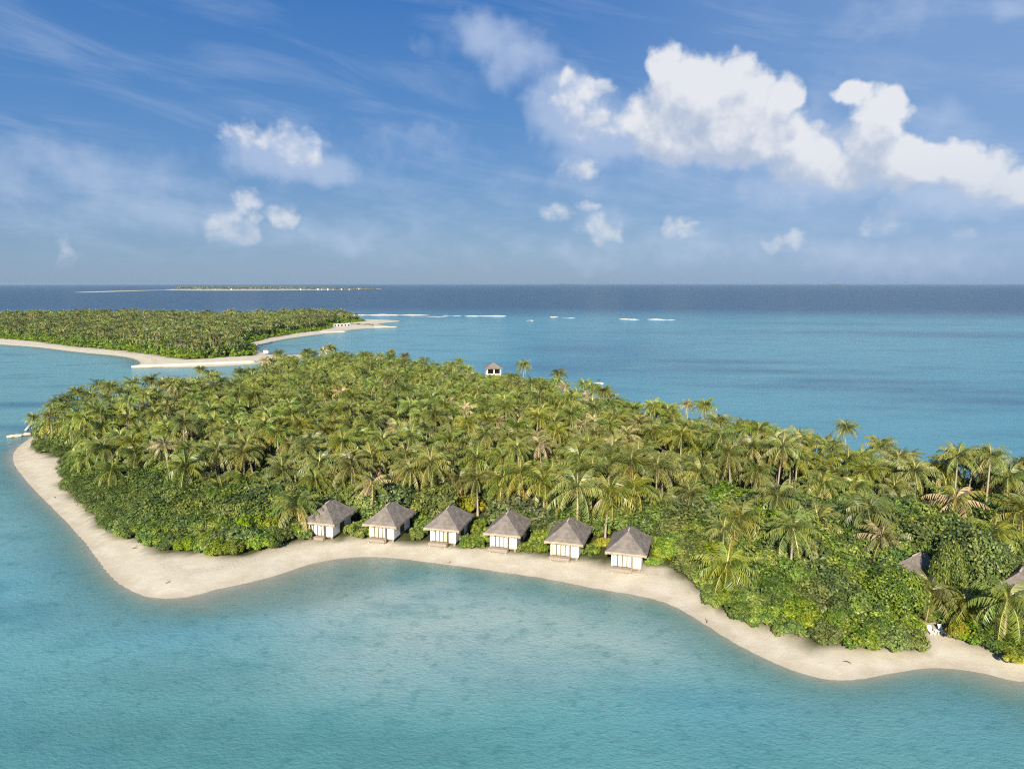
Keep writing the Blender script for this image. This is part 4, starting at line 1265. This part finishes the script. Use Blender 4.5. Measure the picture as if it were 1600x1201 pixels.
# surf on the reef edge
m, N, out = mat('sea_foam')
b = N.n('ShaderNodeBsdfDiffuse'); pz = N.n('ShaderNodeNewGeometry').outputs['Position']
N.put(b.inputs[0], N.mix(N.noise(pz, .4, 5, .7), (.62, .68, .70), (.85, .87, .87)))
N.put(out.inputs[0], b.outputs[0]); M['foam'] = m
fo = MB()
def surf(x0, y0, x1, y1, wd, hh):
    a, b_ = at(x0, y0), at(x1, y1)
    n = max(6, int((b_ - a).length / 6)); V = []
    for k in range(n + 1):
        p = a.lerp(b_, k / n); e = abs(math.sin(math.pi * k / n)) ** .4 * (.25 + .75 * abs(math.sin(k * .37 + x0)) )
        w_ = wd * .5 * e * random.uniform(.4, 1.25); h2 = hh * e * random.uniform(.5, 1.2); o_ = random.uniform(-3, 3)
        V += [(p.x, p.y - w_ + o_, .03), (p.x, p.y - w_ * .35 + o_, h2), (p.x, p.y + w_ * .3 + o_, h2 * .8), (p.x, p.y + w_ + o_, .02)]
    fo.add(V, [(k * 4 + j, k * 4 + 4 + j, k * 4 + 5 + j, k * 4 + 1 + j) for k in range(n) for j in range(3)])
for s_ in [(476, 491.5, 560, 492, 5, 1.0), (548, 492.4, 672, 492.4, 14, 1.7), (690, 493.3, 722, 493.5, 5, .8), (724, 494, 792, 494, 9, 1.4), (822, 500.8, 834, 500.8, 8, 1.2), (858, 495.6, 873, 495.4, 6, .9),
           (966, 498.5, 1000, 499.3, 6, 1.0), (980, 499.3, 996, 499.5, 9, 1.3), (1010, 499, 1056, 500, 8, 1.2), (876, 497, 900, 497, 3, .5), (640, 494.6, 700, 494.8, 4, .5)]:
    surf(*s_)
o = fo.build('surf_foam', M['foam'], smooth=True); tag(o, 'white lines of surf breaking on the outer reef', 'surf', kind='stuff')

# ------------------------------------------------------------------ far away islands
def low_island(outline, name, label, h=1.6, foam=False):
    P = chaikin([Vector((p.x, p.y)) for p in outline], 2)
    c = P.mean(0)
    V = [(x, y, .12) for x, y in P] + [(c[0] + (x - c[0]) * .8, c[1] + (y - c[1]) * .8, h) for x, y in P]
    n = len(P)
    Fc = [(k, (k + 1) % n, n + (k + 1) % n, n + k) for k in range(n)] + [tuple(range(n, 2 * n))]
    o = link(name, mesh(name, V, Fc, M['foam'] if foam else M['ground'], smooth=False)); tag(o, label, 'island', kind='structure'); return P
low_island([at(255, 453.6), at(350, 454.2), at(470, 453.6), at(560, 452.3), at(600, 451.4), at(592, 450.9), at(470, 450.6), at(330, 450.6), at(262, 451.6)], 'distant_sand_island', 'flat sandy island near the horizon')
low_island([at(108, 457), at(150, 456.9), at(210, 454.6), at(272, 452.9), at(272, 452.5), at(200, 453.9), at(130, 455.8)], 'distant_sandbar', 'pale sandbar left of the distant island', .5)
V = []; Q = []; C = []
for k in range(3200):
    px = RNG.uniform(274, 588)
    top = np.interp(px, [274, 300, 450, 560, 588], [1, 1, 1, .7, .35])
    p0 = at(px, RNG.uniform(450.9, 453.0) - max(0, px - 540) * .016)
    hh = RNG.uniform(12, 27) * top; r_ = RNG.uniform(4, 9)
    b0 = len(V); gcol = np.array((0.06, 0.09, 0.03)) * RNG.uniform(.5, 1.4)
    for j in range(5):
        an = j * 1.256 + RNG.random()
        V.append((p0.x + r_ * math.cos(an), p0.y + r_ * math.sin(an), hh * RNG.uniform(.35, .7)))
    V.append((p0.x, p0.y, hh)); C += [gcol] * 6
    for j in range(5): Q.append((b0 + j, b0 + (j + 1) % 5, b0 + 5))
me = mesh('distant_tree_line', V, Q, M['leaf'], attrs={'col': ('FLOAT_COLOR', np.array(C))})
tag(link('distant_tree_line', me), 'low dark tree line on the island near the horizon', 'tree line', kind='stuff')
q = None
for k in range(11):
    px = [338, 361, 441, 470, 497, 503, 512, 521, 534, 546, 560][k]
    p = at(px, 452.9 - max(0, px - 540) * .02)
    if q is None:
        mb = MB(); mb.box(-7, 7, -5, 5, 0, 6); mb.add([(-8, -6, 6), (8, -6, 6), (8, 6, 6), (-8, 6, 6), (-8, 0, 9), (8, 0, 9)], [(0, 1, 5, 4), (1, 2, 5), (2, 3, 4, 5), (3, 0, 4)])
        q = mb.build('distant_house', M['white']); tag(q, 'tiny white house at the shore of the distant island', 'house', 'white houses on the distant island')
        o = q
    else:
        o = q.copy(); COL.objects.link(o)
    o.location = (p.x, p.y, 1.0); s_ = random.uniform(.4, .9); o.scale = (s_, s_, random.uniform(.8, 1.2)); o.rotation_euler.z = random.uniform(-.4, .4)
def islet(px0, px1, py, hh, label):
    a, b_ = at(px0, py), at(px1, py); n = 26; V = []; Q = []
    dd = (b_ - a).length
    for k in range(n + 1):
        p = a.lerp(b_, k / n); e = abs(math.sin(math.pi * k / n)) ** .5
        V += [(p.x, p.y - 60, 0), (p.x, p.y - 20, hh * e * random.uniform(.6, 1)), (p.x, p.y + 40, hh * e * random.uniform(.6, 1)), (p.x, p.y + 90, 0)]
    for k in range(n):
        for j in range(3): Q.append((k * 4 + j, k * 4 + 4 + j, k * 4 + 5 + j, k * 4 + 1 + j))
    me = mesh('wooded_islet', V, Q, M['leaf'], attrs={'col': ('FLOAT_COLOR', np.tile((.05, .075, .03), (len(V), 1)))})
    tag(link('wooded_islet', me), label, 'islet')
islet(1296, 1318, 445.8, 36, 'tiny dark islet on the horizon at the right')
islet(862, 900, 444.9, 40, 'faint wooded islet on the horizon right of the middle')

# ------------------------------------------------------------------ haze
m, N, out = mat('haze')
pvn = N.n('ShaderNodeVolumePrincipled')
pvn.inputs['Color'].default_value = (0.55, 0.78, 1.0, 1)
pvn.inputs['Density'].default_value = 0.00003
pvn.inputs['Anisotropy'].default_value = 0.2
N.put(out.inputs['Volume'], pvn.outputs[0])
hb_ = MB(); hb_.box(-76000, 76000, -76000, 76000, -5.0, 56.0)
o = hb_.build('haze', m); tag(o, 'thin sea haze', 'haze', kind='stuff')
